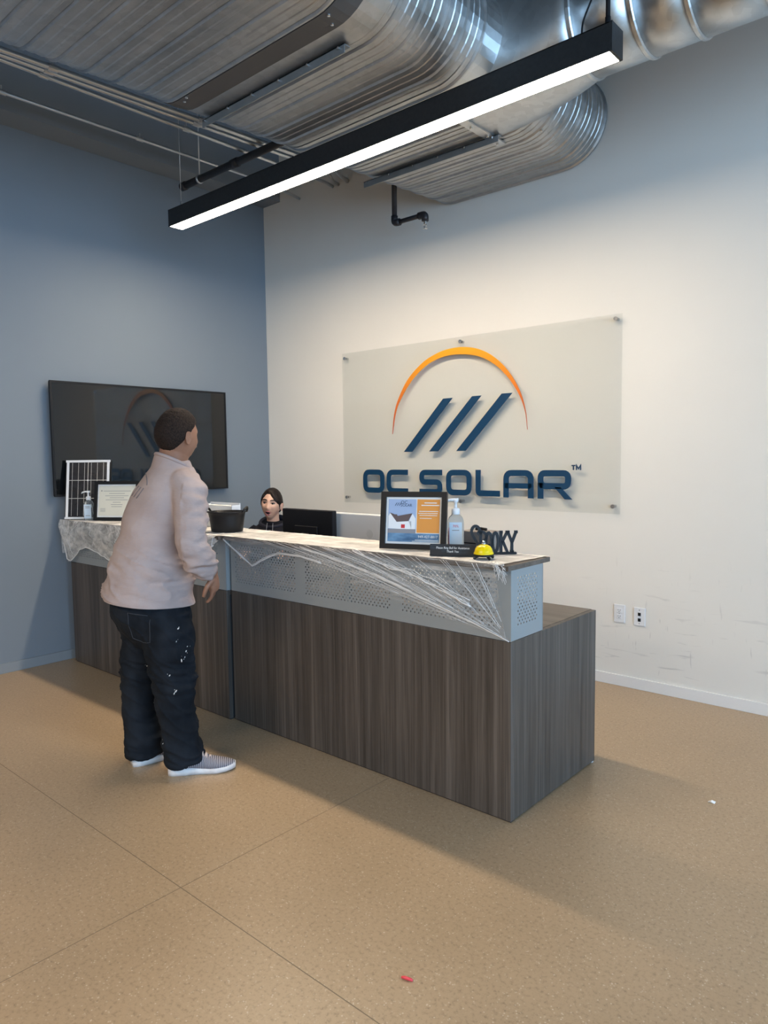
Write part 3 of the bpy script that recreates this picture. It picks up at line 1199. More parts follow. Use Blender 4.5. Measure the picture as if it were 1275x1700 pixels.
sanitizer('clear pump sanitizer bottle with red 70% label, right of the flyer', 3.36, -1.715, R(35), 1.10, True)
sanitizer('clear pump sanitizer bottle in front of the small solar panel', .325, -1.928, R(39), .99, False)

# bucket with candy
bk = thing('candy_bucket', 'small black two-eared plastic tub holding candy, right of the man', 'bucket', (1.82, -1.84, WT), R(35))
bm = bmesh.new()
lathe(bm, [(.088, 0), (.092, .004), (.097, .05), (.104, .10), (.108, .122), (.113, .124), (.113, .131), (.106, .131), (.102, .10), (.086, .012), (.02, .010)], 32)
bmesh.ops.scale(bm, vec=(1, .86, .9), verts=bm.verts)
link('tub', bm, M_BLACK, bk, True)
for s in (-1, 1):
    bm = bmesh.new()
    pts = [(s * .108, -.045, .126), (s * .116, -.032, .145), (s * .122, 0, .156), (s * .116, .032, .145), (s * .108, .045, .126)]
    tube(bm, pts, [.006, .007, .008, .007, .006], 8)
    bmesh.ops.scale(bm, vec=(1, .86, .9), verts=bm.verts)
    link('handle', bm, M_BLACK, bk, True)
bm = bmesh.new()
lathe(bm, [(.094, .084), (.096, .086)], 24)
bmesh.ops.scale(bm, vec=(1, .86, 1), verts=bm.verts)
link('contents', bm, M_BLACKM, bk)
for (dx, dy, rz_, mm, lab, cat) in ((-.045, -.01, .3, M_RED, 'red wrapped candy inside the black tub', 'candy'), (-.01, .02, 1.2, M_WPLAST, 'white wrapped candy inside the black tub', 'candy')):
    bm = bmesh.new()
    tube(bm, [(-.028, 0, 0), (-.018, 0, 0), (-.015, 0, 0), (.015, 0, 0), (.018, 0, 0), (.028, 0, 0)], [.011, .004, .011, .011, .004, .011], 8)
    bmesh.ops.transform(bm, matrix=Matrix.Rotation(rz_, 4, 'Z'), verts=bm.verts)
    o = link('candy', bm, mm, None, True, (1.82 + dx, -1.84 + dy, WT + .098))
    tag(o, lab, cat)

# white carton behind the bucket
wb = thing('paper_tray', 'white paper holder box behind the black tub', 'box', (1.565, -1.71, WT), R(0))
bm = bmesh.new()
box(bm, -.15, .15, .044, .050, 0, .150)
box(bm, -.15, .15, -.02, -.014, 0, .10)
box(bm, -.15, -.145, -.014, .044, 0, .14)
box(bm, .145, .15, -.014, .044, 0, .14)
box(bm, -.145, .145, -.014, .044, 0, .004)
link('tray', bm, M_WPLAST, wb)
link('paper_stack', B(-.14, .14, -.008, .040, .005, .135), M_PAPER, wb)

# name plate
npz = thing('message_plaque', 'small black plaque reading Please Ring Bell for Assistance', 'plaque', (3.486, -1.914, WT), R(26))
TP = Matrix.Rotation(R(-14), 4, 'X')
bm = bmesh.new()
box(bm, -.098, .098, -.006, 0, 0, .050, bev=.0015, M=TP)
box(bm, -.098, .098, -.006, .035, 0, .006)
link('plate', bm, two_tone('dark_blue_plaque', (.006, .009, .014), (.02, .05, .08), (10, 10, 40), .5, p0=.5, p1=.75), npz)
for s, z in (('Please Ring Bell for Assistance', .0335), ('Thank You', .0185)):
    text('lettering', s, .0135, M_PAPER, npz, TP @ Vector((0, -.0068, z)), (R(90 - 14), 0, 0), .0003, wscale=.86, shear=.12)

# call bell
cb = thing('call_bell', 'yellow counter bell with chrome button on the counter corner', 'bell', (3.630, -1.897, WT), R(20))
bm = bmesh.new()
for s in range(4):
    a = pi / 4 + s * pi / 2
    tube(bm, [(.030 * cos(a), .030 * sin(a), .013), (.046 * cos(a), .046 * sin(a), .002)], [.006, .005], 8)
lathe(bm, [(.036, .010), (.042, .012), (.042, .018), (.036, .020)], 28)
link('base', bm, M_BLACK, cb, False)
bm = bmesh.new()
lathe(bm, [(.0405, .019), (.0415, .022), (.0385, .026), (.0375, .030), (.034, .042), (.026, .052), (.014, .058), (.004, .0595)], 32)
link('dome', bm, M_YEL, cb, True)
bm = bmesh.new()
lathe(bm, [(.0095, .0585), (.0095, .064), (.006, .065), (.006, .071), (.0045, .074), (.001, .075)], 14)
link('button', bm, M_CHROME, cb, True)

# SPOOKY word stand
sk = thing('word_sign', 'black cut-out SPOOKY word standing on a bar at the counter end', 'sign', (3.585, -1.758, WT), R(43))
sk.scale = (.88, .9, .92)
link('base_bar', B(-.115, .115, -.014, .014, 0, .008, bev=.002), M_BLACK, sk)


def glyph(st, wd, r=0.012):
    bm = bmesh.new()
    for pts, cl in st:
        for lp in [stroke(pts, wd, r, cl)]:
            prism(bm, lp, -.007, .007, M=UPY)
    link('letter', bm, M_BLACK, sk)


def arcpts(cx, cy, rx, ry, a0, a1, n=10):
    return [(cx + rx * cos(R(a0 + (a1 - a0) * k / n)), cy + ry * sin(R(a0 + (a1 - a0) * k / n))) for k in range(n + 1)]


glyph([(arcpts(-.084, .108, .020, .024, -20, 180, 10) + [(-.101, .093), (-.088, .070), (-.076, .052)] + arcpts(-.086, .036, .016, .024, 40, -150, 8), False),
       (arcpts(-.066, .100, .005, .005, 0, 330, 8), True)], .0128, 0)
glyph([([(-.060, .006), (-.060, .108)], False), ([(-.068, .106), (-.052, .106)], False), (arcpts(-.058, .082, .026, .024, 90, -90, 10), False)], .0128, 0)
glyph([(arcpts(-.020, .056, .014, .044, 0, 337, 16), True)], .0128, 0)
glyph([(arcpts(.012, .056, .014, .044, 0, 337, 16), True)], .0128, 0)
glyph([([(.040, .006), (.040, .104)], False), ([(.042, .050), (.070, .102)], False), ([(.048, .060), (.072, .006)], False), ([(.033, .102), (.048, .102)], False), ([(.062, .102), (.078, .102)], False)], .0128, 0)
glyph([([(.093, .006), (.093, .055)], False), ([(.093, .052), (.074, .102)], False), ([(.093, .052), (.113, .102)], False), ([(.066, .102), (.082, .102)], False), ([(.105, .102), (.121, .102)], False), ([(.084, .010), (.102, .010)], False)], .0128, 0)
# small organizer behind on the counter
og = thing('desk_organizer', 'taupe box standing behind the sanitizer and SPOOKY letters', 'box', (3.335, -1.47, DH), R(0))
bm = bmesh.new()
box(bm, -.085, .085, -.05, .05, 0, .375, bev=.003)
link('carcass', bm, M_TAUPE, og)
link('shelf_line', B(-.084, .084, -.0515, -.05, .315, .32), M_BLACKM, og)
bm = bmesh.new()
tube(bm, [(-.03, 0, .382), (.0, 0, .385), (.03, 0, .382)], .007, 8)
link('clip', bm, M_BLACK, og)

# monitors on the worktop behind
mo = thing('monitor', 'black monitor seen from behind, between the seated woman and the white computer', 'monitor', (2.02, -1.38, DH), R(0))
bm = bmesh.new()
box(bm, -.225, .225, -.018, .018, .13, .42, bev=.006)
link('screen_case', bm, M_BLACKM, mo)
link('back_plate', B(-.10, .10, -.03, -.018, .18, .32, bev=.004), M_BLACKM, mo)
bm = bmesh.new()
box(bm, -.03, .03, -.04, -.028, 0, .28)
box(bm, -.12, .12, -.11, .08, 0, .012, bev=.004)
link('stand', bm, M_BLACK, mo)
link('side_strip', B(-.2275, -.224, -.012, .012, .2, .40), M_STEEL, mo)
ma = thing('computer', 'white all-in-one computer seen from behind, left of the flyer', 'computer', (2.465, -1.30, DH), R(0))
bm = bmesh.new()
box(bm, -.30, .30, -.014, .014, .07, .405, bev=.008)
link('rear_case', bm, M_WPLAST, ma)
bm = bmesh.new()
box(bm, -.295, .295, -.0146, -.0138, .156, .158)
link('chin_line', bm, mat('light_gray_line', (.5, .49, .46), .5), ma)
bm = bmesh.new()
lathe(bm, [(.026, 0), (.026, .0006)], 24)
bmesh.ops.transform(bm, matrix=Matrix.Translation((.0, -.0145, .29)) @ UPY, verts=bm.verts)
link('rear_emblem', bm, mat('pale_gray_emblem', (.70, .70, .69), .4), ma)
bm = bmesh.new()
box(bm, -.09, .09, .016, .022, 0, .16)
box(bm, -.09, .09, -.09, .09, 0, .008, bev=.003)
link('stand', bm, M_STEEL, ma)

# small litter on the floor
bm = bmesh.new()
tube(bm, [(-.017, 0, .0045), (-.008, .001, .005), (.008, .0, .0045), (.017, -.001, .004)], [.003, .0045, .0045, .003], 8)
bmesh.ops.transform(bm, matrix=Matrix.Rotation(R(20), 4, 'Z'), verts=bm.verts)
tag(link('plastic_cap', bm, M_RED, None, True, (4.018, -2.88, 0)), 'tiny red plastic piece lying on the open floor', 'litter')
bm = bmesh.new()
vsx = [bm.verts.new(p) for p in ((-.014, -.006, .002), (0, -.009, .009), (.014, -.004, .001), (.016, .006, .008), (.001, .004, .012), (-.013, .008, .003), (0, -.002, .001))]
for q in ((0, 1, 4, 5), (1, 2, 3, 4), (0, 6, 1), (6, 2, 1), (0, 5, 6), (5, 4, 6), (4, 3, 6), (3, 2, 6)):
    bm.faces.new([vsx[i] for i in q])
tag(link('paper_scrap', bm, M_PAPER, None, False, (4.347, -1.254, 0)), 'crumpled white paper scrap on the floor right of the desk', 'litter')

# ------------------------------------------------------------------ spider web cloth
def grid_sheet(P, nu, nv, thick=0.0):
    bm = bmesh.new()
    vv = [[bm.verts.new(P(i / nu, j / nv)) for j in range(nv + 1)] for i in range(nu + 1)]
    for i in range(nu):
        for j in range(nv):
            bm.faces.new((vv[i][j], vv[i + 1][j], vv[i + 1][j + 1], vv[i][j + 1]))
    return bm


def nz(x, y, z, s=1.0):
    return noise.noise(Vector((x * s, y * s, z * s)))


def lerp_poly(pl, x):
    if x <= pl[0][0]:
        return pl[0][1]
    for (a, b), (c, d) in zip(pl, pl[1:]):
        if x <= c:
            return b + (d - b) * (x - a) / (c - a)
    return pl[-1][1]


webL = thing('spider_web_cloth', 'white stretched cobweb cloth hanging over the left end of the counter', 'decoration')
webR = thing('spider_web_cloth', 'thin white cobweb cloth stretched diagonally over the right counter front', 'decoration')
FYL = FY - .022 - .042


def top_sheet(x0, x1, fy, skew, n):
    def P(u, v):
        x = x0 + (x1 - x0) * u - skew * (1 - v) * u
        y = fy - .004 + (MY + .038 - fy) * v
        z = CT1 + .003 + .003 * abs(nz(x, y, 0, 14)) + .002 * nz(x, y, 3, 40)
        if 0 < v < 1 and 0 < u < 1:
            y += .004 * nz(x, y, 5, 6)
        return (x, y, min(z, WT - .0004))
    return grid_sheet(P, n, 14)


link('top_cloth', top_sheet(.085, 1.962, FYL, 0, 110), M_WEBTOP, webL, True)
link('top_cloth', top_sheet(1.964, 3.795, FY - .042, .035, 110), M_WEBTOP, webR, True)
# left drape over the front and round the corner
lowL = [(.05, .93), (.09, .80), (.115, .745), (.19, .765), (.30, .845), (.40, .872), (.55, .85), (.75, .80), (.95, .84), (1.2, .90), (1.5, .87), (1.75, .945), (1.90, .985), (1.955, 1.03)]


def PL(u, v):
    x = .052 + (1.955 - .052) * u
    zb = lerp_poly(lowL, x) + .012 * nz(x, 0, 0, 18)
    z = CT1 + .004 + (zb - CT1 - .004) * v
    y = FYL - .006 - .012 * sin(pi * min(1, v * 1.3)) * (1 + .6 * nz(x, z, 1, 9)) + .03 * max(0, v - .4)
    return (x, y, z)


link('front_drape', grid_sheet(PL, 120, 20), M_WEBSIDE, webL, True)


def PE(u, v):
    y = FYL - .006 + (MY + .03 - FYL) * u
    zb = .80 + .16 * u + .02 * nz(y, 0, 3, 20)
    z = CT1 + .004 + (zb - CT1 - .004) * v
    return (.070 - .028 * (1 - v) * u - .01 * sin(pi * v), y, z)


link('end_drape', grid_sheet(PE, 24, 14), M_WEBSIDE, webL, True)


def strand(bm, pts, r, wob=.003, n=5, sub=10, seed=0):
    pts = [Vector(p) for p in pts]
    c = []
    for a, b in zip(pts, pts[1:]):
        for k in range(sub):
            c.append(a.lerp(b, k / sub))
    c.append(pts[-1])
    q = []
    for i, p in enumerate(c):
        q.append(p + Vector((nz(i * .31, seed, 0), nz(i * .31, seed, 7) * .4, nz(i * .31, seed, 13))) * wob)
    rr = [r * (.7 + .6 * abs(nz(i * .47, seed, 21))) for i in range(len(q))]
    tube(bm, q, rr, n)


bm = bmesh.new()
edge = [(x, PL((x - .052) / 1.903, 1)[1] - .002, PL((x - .052) / 1.903, 1)[2]) for x in [.055 + .05 * i for i in range(38)]]
strand(bm, edge, .0040, .004, sub=3, seed=1)
for i in range(26):
    u = rnd.random()
    u2 = min(1, max(0, u + rnd.uniform(-.12, .12)))
    v1 = rnd.uniform(.5, 1)
    strand(bm, [Vector(PL(u, .02)) - Vector((0, .003, 0)), Vector(PL((u + u2) / 2, v1 / 2)) - Vector((0, .003, 0)), Vector(PL(u2, v1)) - Vector((0, .003, 0))], rnd.uniform(.0006, .0016), .012, 4, 8, seed=i)
strand(bm, [(1.945, FYL - .02, 1.05), (1.93, FYL - .02, 1.0), (1.90, FYL - .01, .975)], .002, .003, seed=4)
o = link('strands', bm, M_WEBROPE, webL, True)
o['kind'] = 'stuff'
# right film
FYR = FY - .042
corner = (3.79, FY - .012, .748)
lowR = [(1.985, .975), (2.10, .935), (2.20, .895), (2.27, .93), (2.42, .985), (2.62, .955), (2.85, .900), (3.10, .850), (3.40, .810), (3.79, .748)]


def PR(u, v):
    x = 1.985 + (3.79 - 1.985) * u
    zb = lerp_poly(lowR, x)
    tz = CT1 + .004 if x < 3.74 else CT1 + .004 - (x - 3.74) * 5.6
    z = tz + (zb - tz) * v
    y = FYR - .005 + .033 * v ** 1.4 + .004 * nz(x, z, 1, 7)
    return (x, y, z)


link('front_film', grid_sheet(PR, 110, 22), M_WEBFILM, webR, True)
bm = bmesh.new()


def onfilm(x, z, d=.004):
    zb = lerp_poly(lowR, x)
    v = max(0, min(1, (CT1 + .004 - z) / max(.01, CT1 + .004 - zb)))
    return (x, FYR - .005 + .033 * v ** 1.4 - d, z)


rope = [(2.62, 1.035), (2.80, 1.005), (2.95, .975), (3.10, .945), (3.25, .905), (3.42, .855), (3.60, .805), (3.79, .748)]
for s_ in range(5):
    strand(bm, [onfilm(x, z + .003 * s_ * (1 - abs(x - 3.1)), .004 + .001 * s_) for x, z in rope], .0024 if s_ < 2 else .0014, .004, sub=6, seed=30 + s_)
rope2 = [(2.98, 1.048), (3.10, 1.012), (3.22, .985), (3.30, .975), (3.40, .945), (3.52, .905), (3.62, .868)]
for s_ in range(4):
    strand(bm, [onfilm(x, z + .004 * s_, .006 + .001 * s_) for x, z in rope2], .0030 if s_ < 2 else .0016, .009, sub=6, seed=40 + s_)
rope3 = [(3.24, 1.0), (3.34, .99), (3.45, .955), (3.62, .89)]
strand(bm, [onfilm(x, z, .007) for x, z in rope3], .0022, .010, sub=6, seed=50)
vee = [(1.985, 1.03), (2.07, .975), (2.20, .898), (2.30, .945), (2.42, .985), (2.60, .985), (2.75, .965)]
for s_ in range(3):
    strand(bm, [onfilm(x, z + .004 * s_, .004) for x, z in vee], .0024, .004, sub=6, seed=60 + s_)
for i in range(46):
    x0 = rnd.uniform(2.3, 3.7)
    t_ = rnd.uniform(.35, 1)
    x1 = x0 + (3.79 - x0) * t_
    zc = CT1 + (.752 - CT1) * t_ + rnd.uniform(0, .05) * (1 - t_)
    zc = max(zc, lerp_poly(lowR, x1) + .002)
    xm = (x0 + x1) / 2
    strand(bm, [onfilm(x0, CT1, .003), onfilm(xm, (CT1 + zc) / 2 + .012, .004), onfilm(x1, zc, .003)], rnd.uniform(.0004, .0011), .004, 4, 8, seed=70 + i)
o = link('strands', bm, M_WEBROPE, webR, True)
o['kind'] = 'stuff'
# tuft caught on the corner of the shelf
bm = bmesh.new()
for i in range(40):
    a = rnd.uniform(0, 1)
    p0 = Vector((3.72 + rnd.uniform(-.03, .03), FYR + .05 * rnd.random(), CT1 + .006))
    p1 = Vector((3.765 + rnd.uniform(-.02, .03), FYR - .004, CT1 - .01 - .06 * a))
    strand(bm, [p0, (p0 + p1) / 2 + Vector((.012, -.008, .010)), p1], .0009, .008, 4, 6, seed=130 + i)
o = link('corner_tuft', bm, M_WEBROPE, webR, True)
o['kind'] = 'stuff'


# ------------------------------------------------------------------ people
def smooth01(a, b, x):
    t_ = max(0, min(1, (x - a) / (b - a)))
    return t_ * t_ * (3 - 2 * t_)


def gauss(*q):
    return math.exp(-sum((d / s) ** 2 for d, s in q) / 2)


def head_pt(th, ph, female=True, mouth=0.0, hx=.074, hy=.096, hz=.117):
    """surface point of a head; x right(left of person is +x), y forward, z up"""
    d = Vector((cos(ph) * cos(th), cos(ph) * sin(th), sin(ph)))
    x, y, z = d.x * hx, d.y * hy, d.z * hz
    s = smooth01(.0, -.112, z)
    if y > 0:
        x *= 1 - (.27 if female else .22) * s
        y *= 1 - .04 * s
        y = y * (1 - .10 * gauss((x, .05), (z - .0, .2)))
    else:
        y *= 1 - .50 * s
        x *= 1 - .22 * s
        y *= 1.06
    if y > .02:
        f = smooth01(.02, .06, y)
        y += f * (.0075 * gauss((x, .009), (z - .004, .020)) + .021 * gauss((x, .0105), (z + .030, .014)) + .006 * gauss((abs(x) - .011, .006), (z + .036, .007)))
        y -= f * .010 * gauss((abs(x) - .031, .015), (z - .008, .011))
        y += f * .005 * gauss((abs(x) - .028, .020), (z - .030, .007))
        y += f * .005 * gauss((abs(x) - .045, .016), (z + .022, .018))
        lz = z + .064
        y += f * (.0075 * gauss((x, .019), (lz - .008, .0055)) + .008 * gauss((x, .016), (lz + .009 + mouth * .004, .0055)))
        y -= f * (.003 + .016 * mouth) * gauss((x, .013), (lz, .003 + .004 * mouth))
        y += f * .010 * gauss((x, .018), (z + .100, .014))
        y -= f * .004 * gauss((x, .02), (z + .084, .006))
    return Vector((x, y, z))


def head_bm(female, mouth, nt=96, np_=84):
    bm = bmesh.new()
    rows = []
    for j in range(1, np_):
        ph = -pi / 2 + pi * j / np_
        rows.append([bm.verts.new(head_pt(2 * pi * i / nt, ph, female, mouth)) for i in range(nt)])
    for a, b in zip(rows, rows[1:]):
        for i in range(nt):
            bm.faces.new((a[i], a[(i + 1) % nt], b[(i + 1) % nt], b[i]))
    bm.faces.new(rows[0][::-1])
    bm.faces.new(rows[-1])
    return bm


def ear_bm(bm, side):
    c = Vector((side * .072, -.010, -.010))
    rings = []
    for k, (rx, rz, off) in enumerate(((.010, .020, 0), (.016, .029, .008), (.019, .033, .014), (.017, .030, .018), (.010, .021, .013))):
        ring = []
        for q in range(16):
            a = 2 * pi * q / 16
            sq = 1 - .25 * (sin(a) < 0) * abs(sin(a))
            ring.append(c + Vector((side * off, rx * cos(a) * sq - .006 * (off > .01) , rz * sin(a))))
        rings.append(ring)
    loft(bm, rings)
    return bm


def hair_shell(keep, off, female, amp, sc_, nt=110, np_=90):
    bm = bmesh.new()
    V = {}

    def vert(i, j):
        i %= nt
        if (i, j) not in V:
            th, ph = 2 * pi * i / nt, -pi / 2 + pi * j / np_
            p = head_pt(th, ph, female)
            n_ = Vector((p.x / .074 ** 2, p.y / .096 ** 2, p.z / .117 ** 2)).normalized()
            k = keep(p)
            V[(i, j)] = bm.verts.new(p + n_ * (off * min(1, .12 + k * 1.0) - (.004 if k < .08 else 0) + amp * noise.noise(p * sc_)))
        return V[(i, j)]
    for j in range(1, np_ - 1):
        for i in range(nt):
            th, ph = 2 * pi * (i + .5) / nt, -pi / 2 + pi * (j + .5) / np_
            if keep(head_pt(th, ph, female)) > 0:
                bm.faces.new((vert(i, j), vert(i + 1, j), vert(i + 1, j + 1), vert(i, j + 1)))
    top = [vert(i, np_ - 1) for i in range(nt)]
    bm.faces.new(top)
    return bm


def skin_mat(name, c, c2):
    m = mat(name, c, .5, 0, .4)
    f = noise_tex(m, (14, 14, 14), 3)
    lk(m, ramp(m, f, [(.3, c), (.7, c2)]), bsdf(m).inputs['Base Color'])
    bsdf(m).inputs['Subsurface Weight'].default_value = .08
    bsdf(m).inputs['Subsurface Radius'].default_value = (.01, .004, .002)
    return m


M_SKIN1 = skin_mat('brown_skin', (.24, .115, .068), (.29, .145, .09))
M_SKIN2 = skin_mat('tan_skin', (.60, .35, .25), (.66, .41, .30))
M_HAIR1 = two_tone('cropped_dark_hair', (.008, .005, .004), (.030, .018, .013), (160, 160, 160), .8, bmp=.6)
M_HAIR2 = two_tone('straight_dark_hair', (.005, .0035, .0035), (.022, .014, .011), (60, 60, 9), .5)
bsdf(M_HAIR2).inputs['Specular IOR Level'].default_value = .2
M_SHIRT = two_tone('faded_taupe_cotton', (.35, .275, .255), (.43, .345, .320), (5, 5, 9), .9, p0=.3, p1=.7)
_f = noise_tex(M_SHIRT, (26, 26, 60), 3)
bump(M_SHIRT, _f, .5, .006)
M_JEAN = two_tone('dark_indigo_denim', (.004, .006, .009), (.012, .0155, .021), (9, 9, 5), .85)
_f = noise_tex(M_JEAN, (12, 12, 60), 3)
bump(M_JEAN, _f, .4, .004)
M_HOOD = two_tone('black_hoodie_cotton', (.006, .006, .009), (.012, .012, .017), (20, 20, 20), .9)
M_LIP = mat('rose_lips', (.50, .17, .17), .4)
M_MOUTH = mat('mouth_interior', (.03, .008, .008), .6)
M_EYEW = mat('eye_white', (.30, .26, .24), .3)
M_IRIS = mat('dark_iris', (.012, .008, .006), .15)
M_BROW = mat('dark_brow', (.012, .008, .007), .8)
M_SPLAT = mat('white_paint_splatter', (.62, .60, .58), .7)
M_SOLE = two_tone('white_foam_sole', (.62, .58, .56), (.78, .76, .75), (20, 20, 20), .5)


def knit():
    m = mat('grey_knit_upper', (.2, .19, .21), .75)
    tc = nd(m, 'ShaderNodeTexCoord')
    wv = nd(m, 'ShaderNodeTexWave', wave_type='BANDS', bands_direction='X')
    wv.inputs['Scale'].default_value = 34
    wv.inputs['Distortion'].default_value = 1.2
    lk(m, tc.outputs['Object'], wv.inputs['Vector'])
    lk(m, ramp(m, wv.outputs['Fac'], [(.55, (.10, .095, .115)), (.85, (.42, .40, .42))]), bsdf(m).inputs['Base Color'])
    return m


M_KNIT = knit()


def face_parts(parent, M, female, mouth):
    """eyes, brows, lips laid on the head surface"""
    def surf(x, z, d=0.0):
        # march theta/phi for the front surface point above (x,z)
        best = None
        th0, ph0 = pi / 2 - x / .08, z / .125
        for _ in range(30):
            p = head_pt(th0, ph0, female, 0)
            th0 -= (x - p.x) / .085
            ph0 += (z - p.z) / .125
        p = head_pt(th0, ph0, female, 0)
        return Vector((x, p.y + d, z))
    for s in (-1, 1):
        bm = bmesh.new()
        c = surf(s * .031, .007)
        bmesh.ops.create_uvsphere(bm, u_segments=16, v_segments=10, radius=.0125)
        bmesh.ops.scale(bm, vec=(.95, .7, .38), verts=bm.verts)
        bmesh.ops.translate(bm, vec=c + Vector((0, -.0045, 0)), verts=bm.verts)
        bmesh.ops.transform(bm, matrix=M, verts=bm.verts)
        e = link('eye', bm, M_EYEW, parent, True)
        bm = bmesh.new()
        bmesh.ops.create_uvsphere(bm, u_segments=12, v_segments=8, radius=.0072)
        bmesh.ops.scale(bm, vec=(1, .45, .72), verts=bm.verts)
        bmesh.ops.translate(bm, vec=c + Vector((.003, .0030, -.001)), verts=bm.verts)
        bmesh.ops.transform(bm, matrix=M, verts=bm.verts)
        link('iris', bm, M_IRIS, e, True)
        bm = bmesh.new()
        tube(bm, [surf(s * (.016 + .006 * k), .0095 + .0030 * sin(pi * k / 5.2), .0012) for k in range(6)], [.0016, .0027, .0033, .0035, .0035, .0026], 6)
        bmesh.ops.transform(bm, matrix=M, verts=bm.verts)
        link('eyelash', bm, M_BROW, parent, True)
        bm = bmesh.new()
        tube(bm, [surf(s * (.012 + .0075 * k), .026 + .0085 * sin(pi * (k + .4) / 6.5), .0006) for k in range(7)], [.0026, .0038, .0042, .004, .0036, .0028, .0014], 6)
        bmesh.ops.transform(bm, matrix=M, verts=bm.verts)
        link('eyebrow', bm, M_BROW, parent, True)
    bm = bmesh.new()
    up_ = [surf(-.021 + .0042 * k, -.0625 + .0085 * sin(pi * k / 10) - (.0025 if k == 5 else 0), .0012) for k in range(11)]
    tube(bm, up_, [.0012, .0022, .0030, .0036, .004, .0036, .004, .0036, .003, .0022, .0012], 8)
    lo_ = [surf(-.021 + .0042 * k, -.064 - .018 * sin(pi * k / 10), .0016) for k in range(11)]
    tube(bm, lo_, [.0012, .0024, .0034, .0042, .0048, .005, .0048, .0042, .0034, .0024, .0012], 8)
    bmesh.ops.transform(bm, matrix=M, verts=bm.verts)
    link('lips', bm, M_LIP, parent, True)
    bm = bmesh.new()
    loop = [p + Vector((0, .0005, -.001)) for p in up_] + [p + Vector((0, .0002, .001)) for p in lo_[::-1][1:-1]]
    cen = sum(loop, Vector()) / len(loop)
    cv = bm.verts.new(cen)
    lv = [bm.verts.new(p) for p in loop]
    for i in range(len(lv)):
        bm.faces.new((cv, lv[i], lv[(i + 1) % len(lv)]))
    bmesh.ops.transform(bm, matrix=M, verts=bm.verts)
    link('mouth', bm, M_MOUTH, parent)


def ring_e(c, rx, ry, ax, n=28, e=1.0):
    """ellipse ring: c center, ax=(unit x vector), n points; e superellipse exponent"""
    ay = Vector((-ax.y, ax.x, 0))
    out = []
    for k in range(n):
        a = 2 * pi * k / n
        ca, sa = cos(a), sin(a)
        out.append(Vector(c) + ax * (rx * math.copysign(abs(ca) ** e, ca)) + ay * (ry * math.copysign(abs(sa) ** e, sa)))
    return out


# ---- the standing man: local frame a = to his visible side, b = away
M0 = Vector((2.30, -2.48, 0))
AR = Vector((.7511, .6602, 0))
AD = Vector((-.6602, .7511, 0))


def L(a, b, z):
    return AR * a + AD * b + Vector((0, 0, z))


man = thing('person', 'man in a faded taupe long-sleeve shirt and dark jeans standing at the desk', 'person', tuple(M0))
# torso turned so that the chest faces the counter: shoulder axis at 40 deg
SHX = (AR * .80 - AD * .60).normalized()
TOR = [(-.150, -.012, .70, .212, .210),  # a, b, z, half-width, half-depth  (image-lateral widths already include the turn)
    (-.148, -.012, .776, .210, .210), (-.142, -.006, .866, .202, .200), (-.126, .0, .947, .192, .190), (-.113, .0, 1.033, .180, .178),
    (-.100, .0, 1.118, .174, .165), (-.078, .0, 1.20, .174, .158), (-.058, .0, 1.27, .172, .150), (-.040, .0, 1.335, .160, .135),
    (-.025, .0, 1.390, .138, .110), (-.014, .0, 1.435, .105, .085), (-.006, .005, 1.470, .075, .068)]


def torso(bm, shrink, lo=0, hi=None):
    loft(bm, [ring_e(L(a, b, z), w - shrink, d - shrink, SHX, 32, .92) for a, b, z, w, d in TOR[lo:hi]])


arm_r = [(.0, -.03, 1.375), (.060, -.080, 1.366), (.098, -.115, 1.315), (.112, -.150, 1.22), (.118, -.180, 1.115), (.128, -.165, 1.06), (.145, -.120, 1.00), (.160, -.085, .962)]
arm_r_rad = [.050, .070, .078, .076, .070, .068, .062, .052]
arm_l = [(-.05, .03, 1.375), (-.10, .085, 1.368), (-.12, .125, 1.31), (-.125, .175, 1.20), (-.115, .22, 1.12), (-.08, .29, 1.09), (-.05, .34, 1.09)]
arm_l_rad = [.050, .070, .076, .072, .066, .058, .048]


def sub(pts, k=4):
    v3 = [Vector(p) for p in pts]
    return catmull(v3, k)


def subr(r, k=4):
    out = []
    for a, b in zip(r, r[1:]):
        out += [a + (b - a) * i / k for i in range(k)]
    return out + [r[-1]]


def arm(bm, arr, rad, shrink, scale=1.0):
    P = [L(*p) for p in sub(arr)]
    tube(bm, P, [max(.02, r * scale - shrink) for r in subr(rad)], 16)


HEADC = L(.024, -.005, 1.582)
HF = (AR * .55 + AD * .83).normalized()        # face direction
HM = Matrix.Translation(HEADC) @ Matrix(((HF.y, HF.x, 0, 0), (-HF.x, HF.y, 0, 0), (0, 0, 1, 0), (0, 0, 0, 1))) @ Matrix.Rotation(R(-6), 4, 'X') @ Matrix.Scale(1.05, 4)


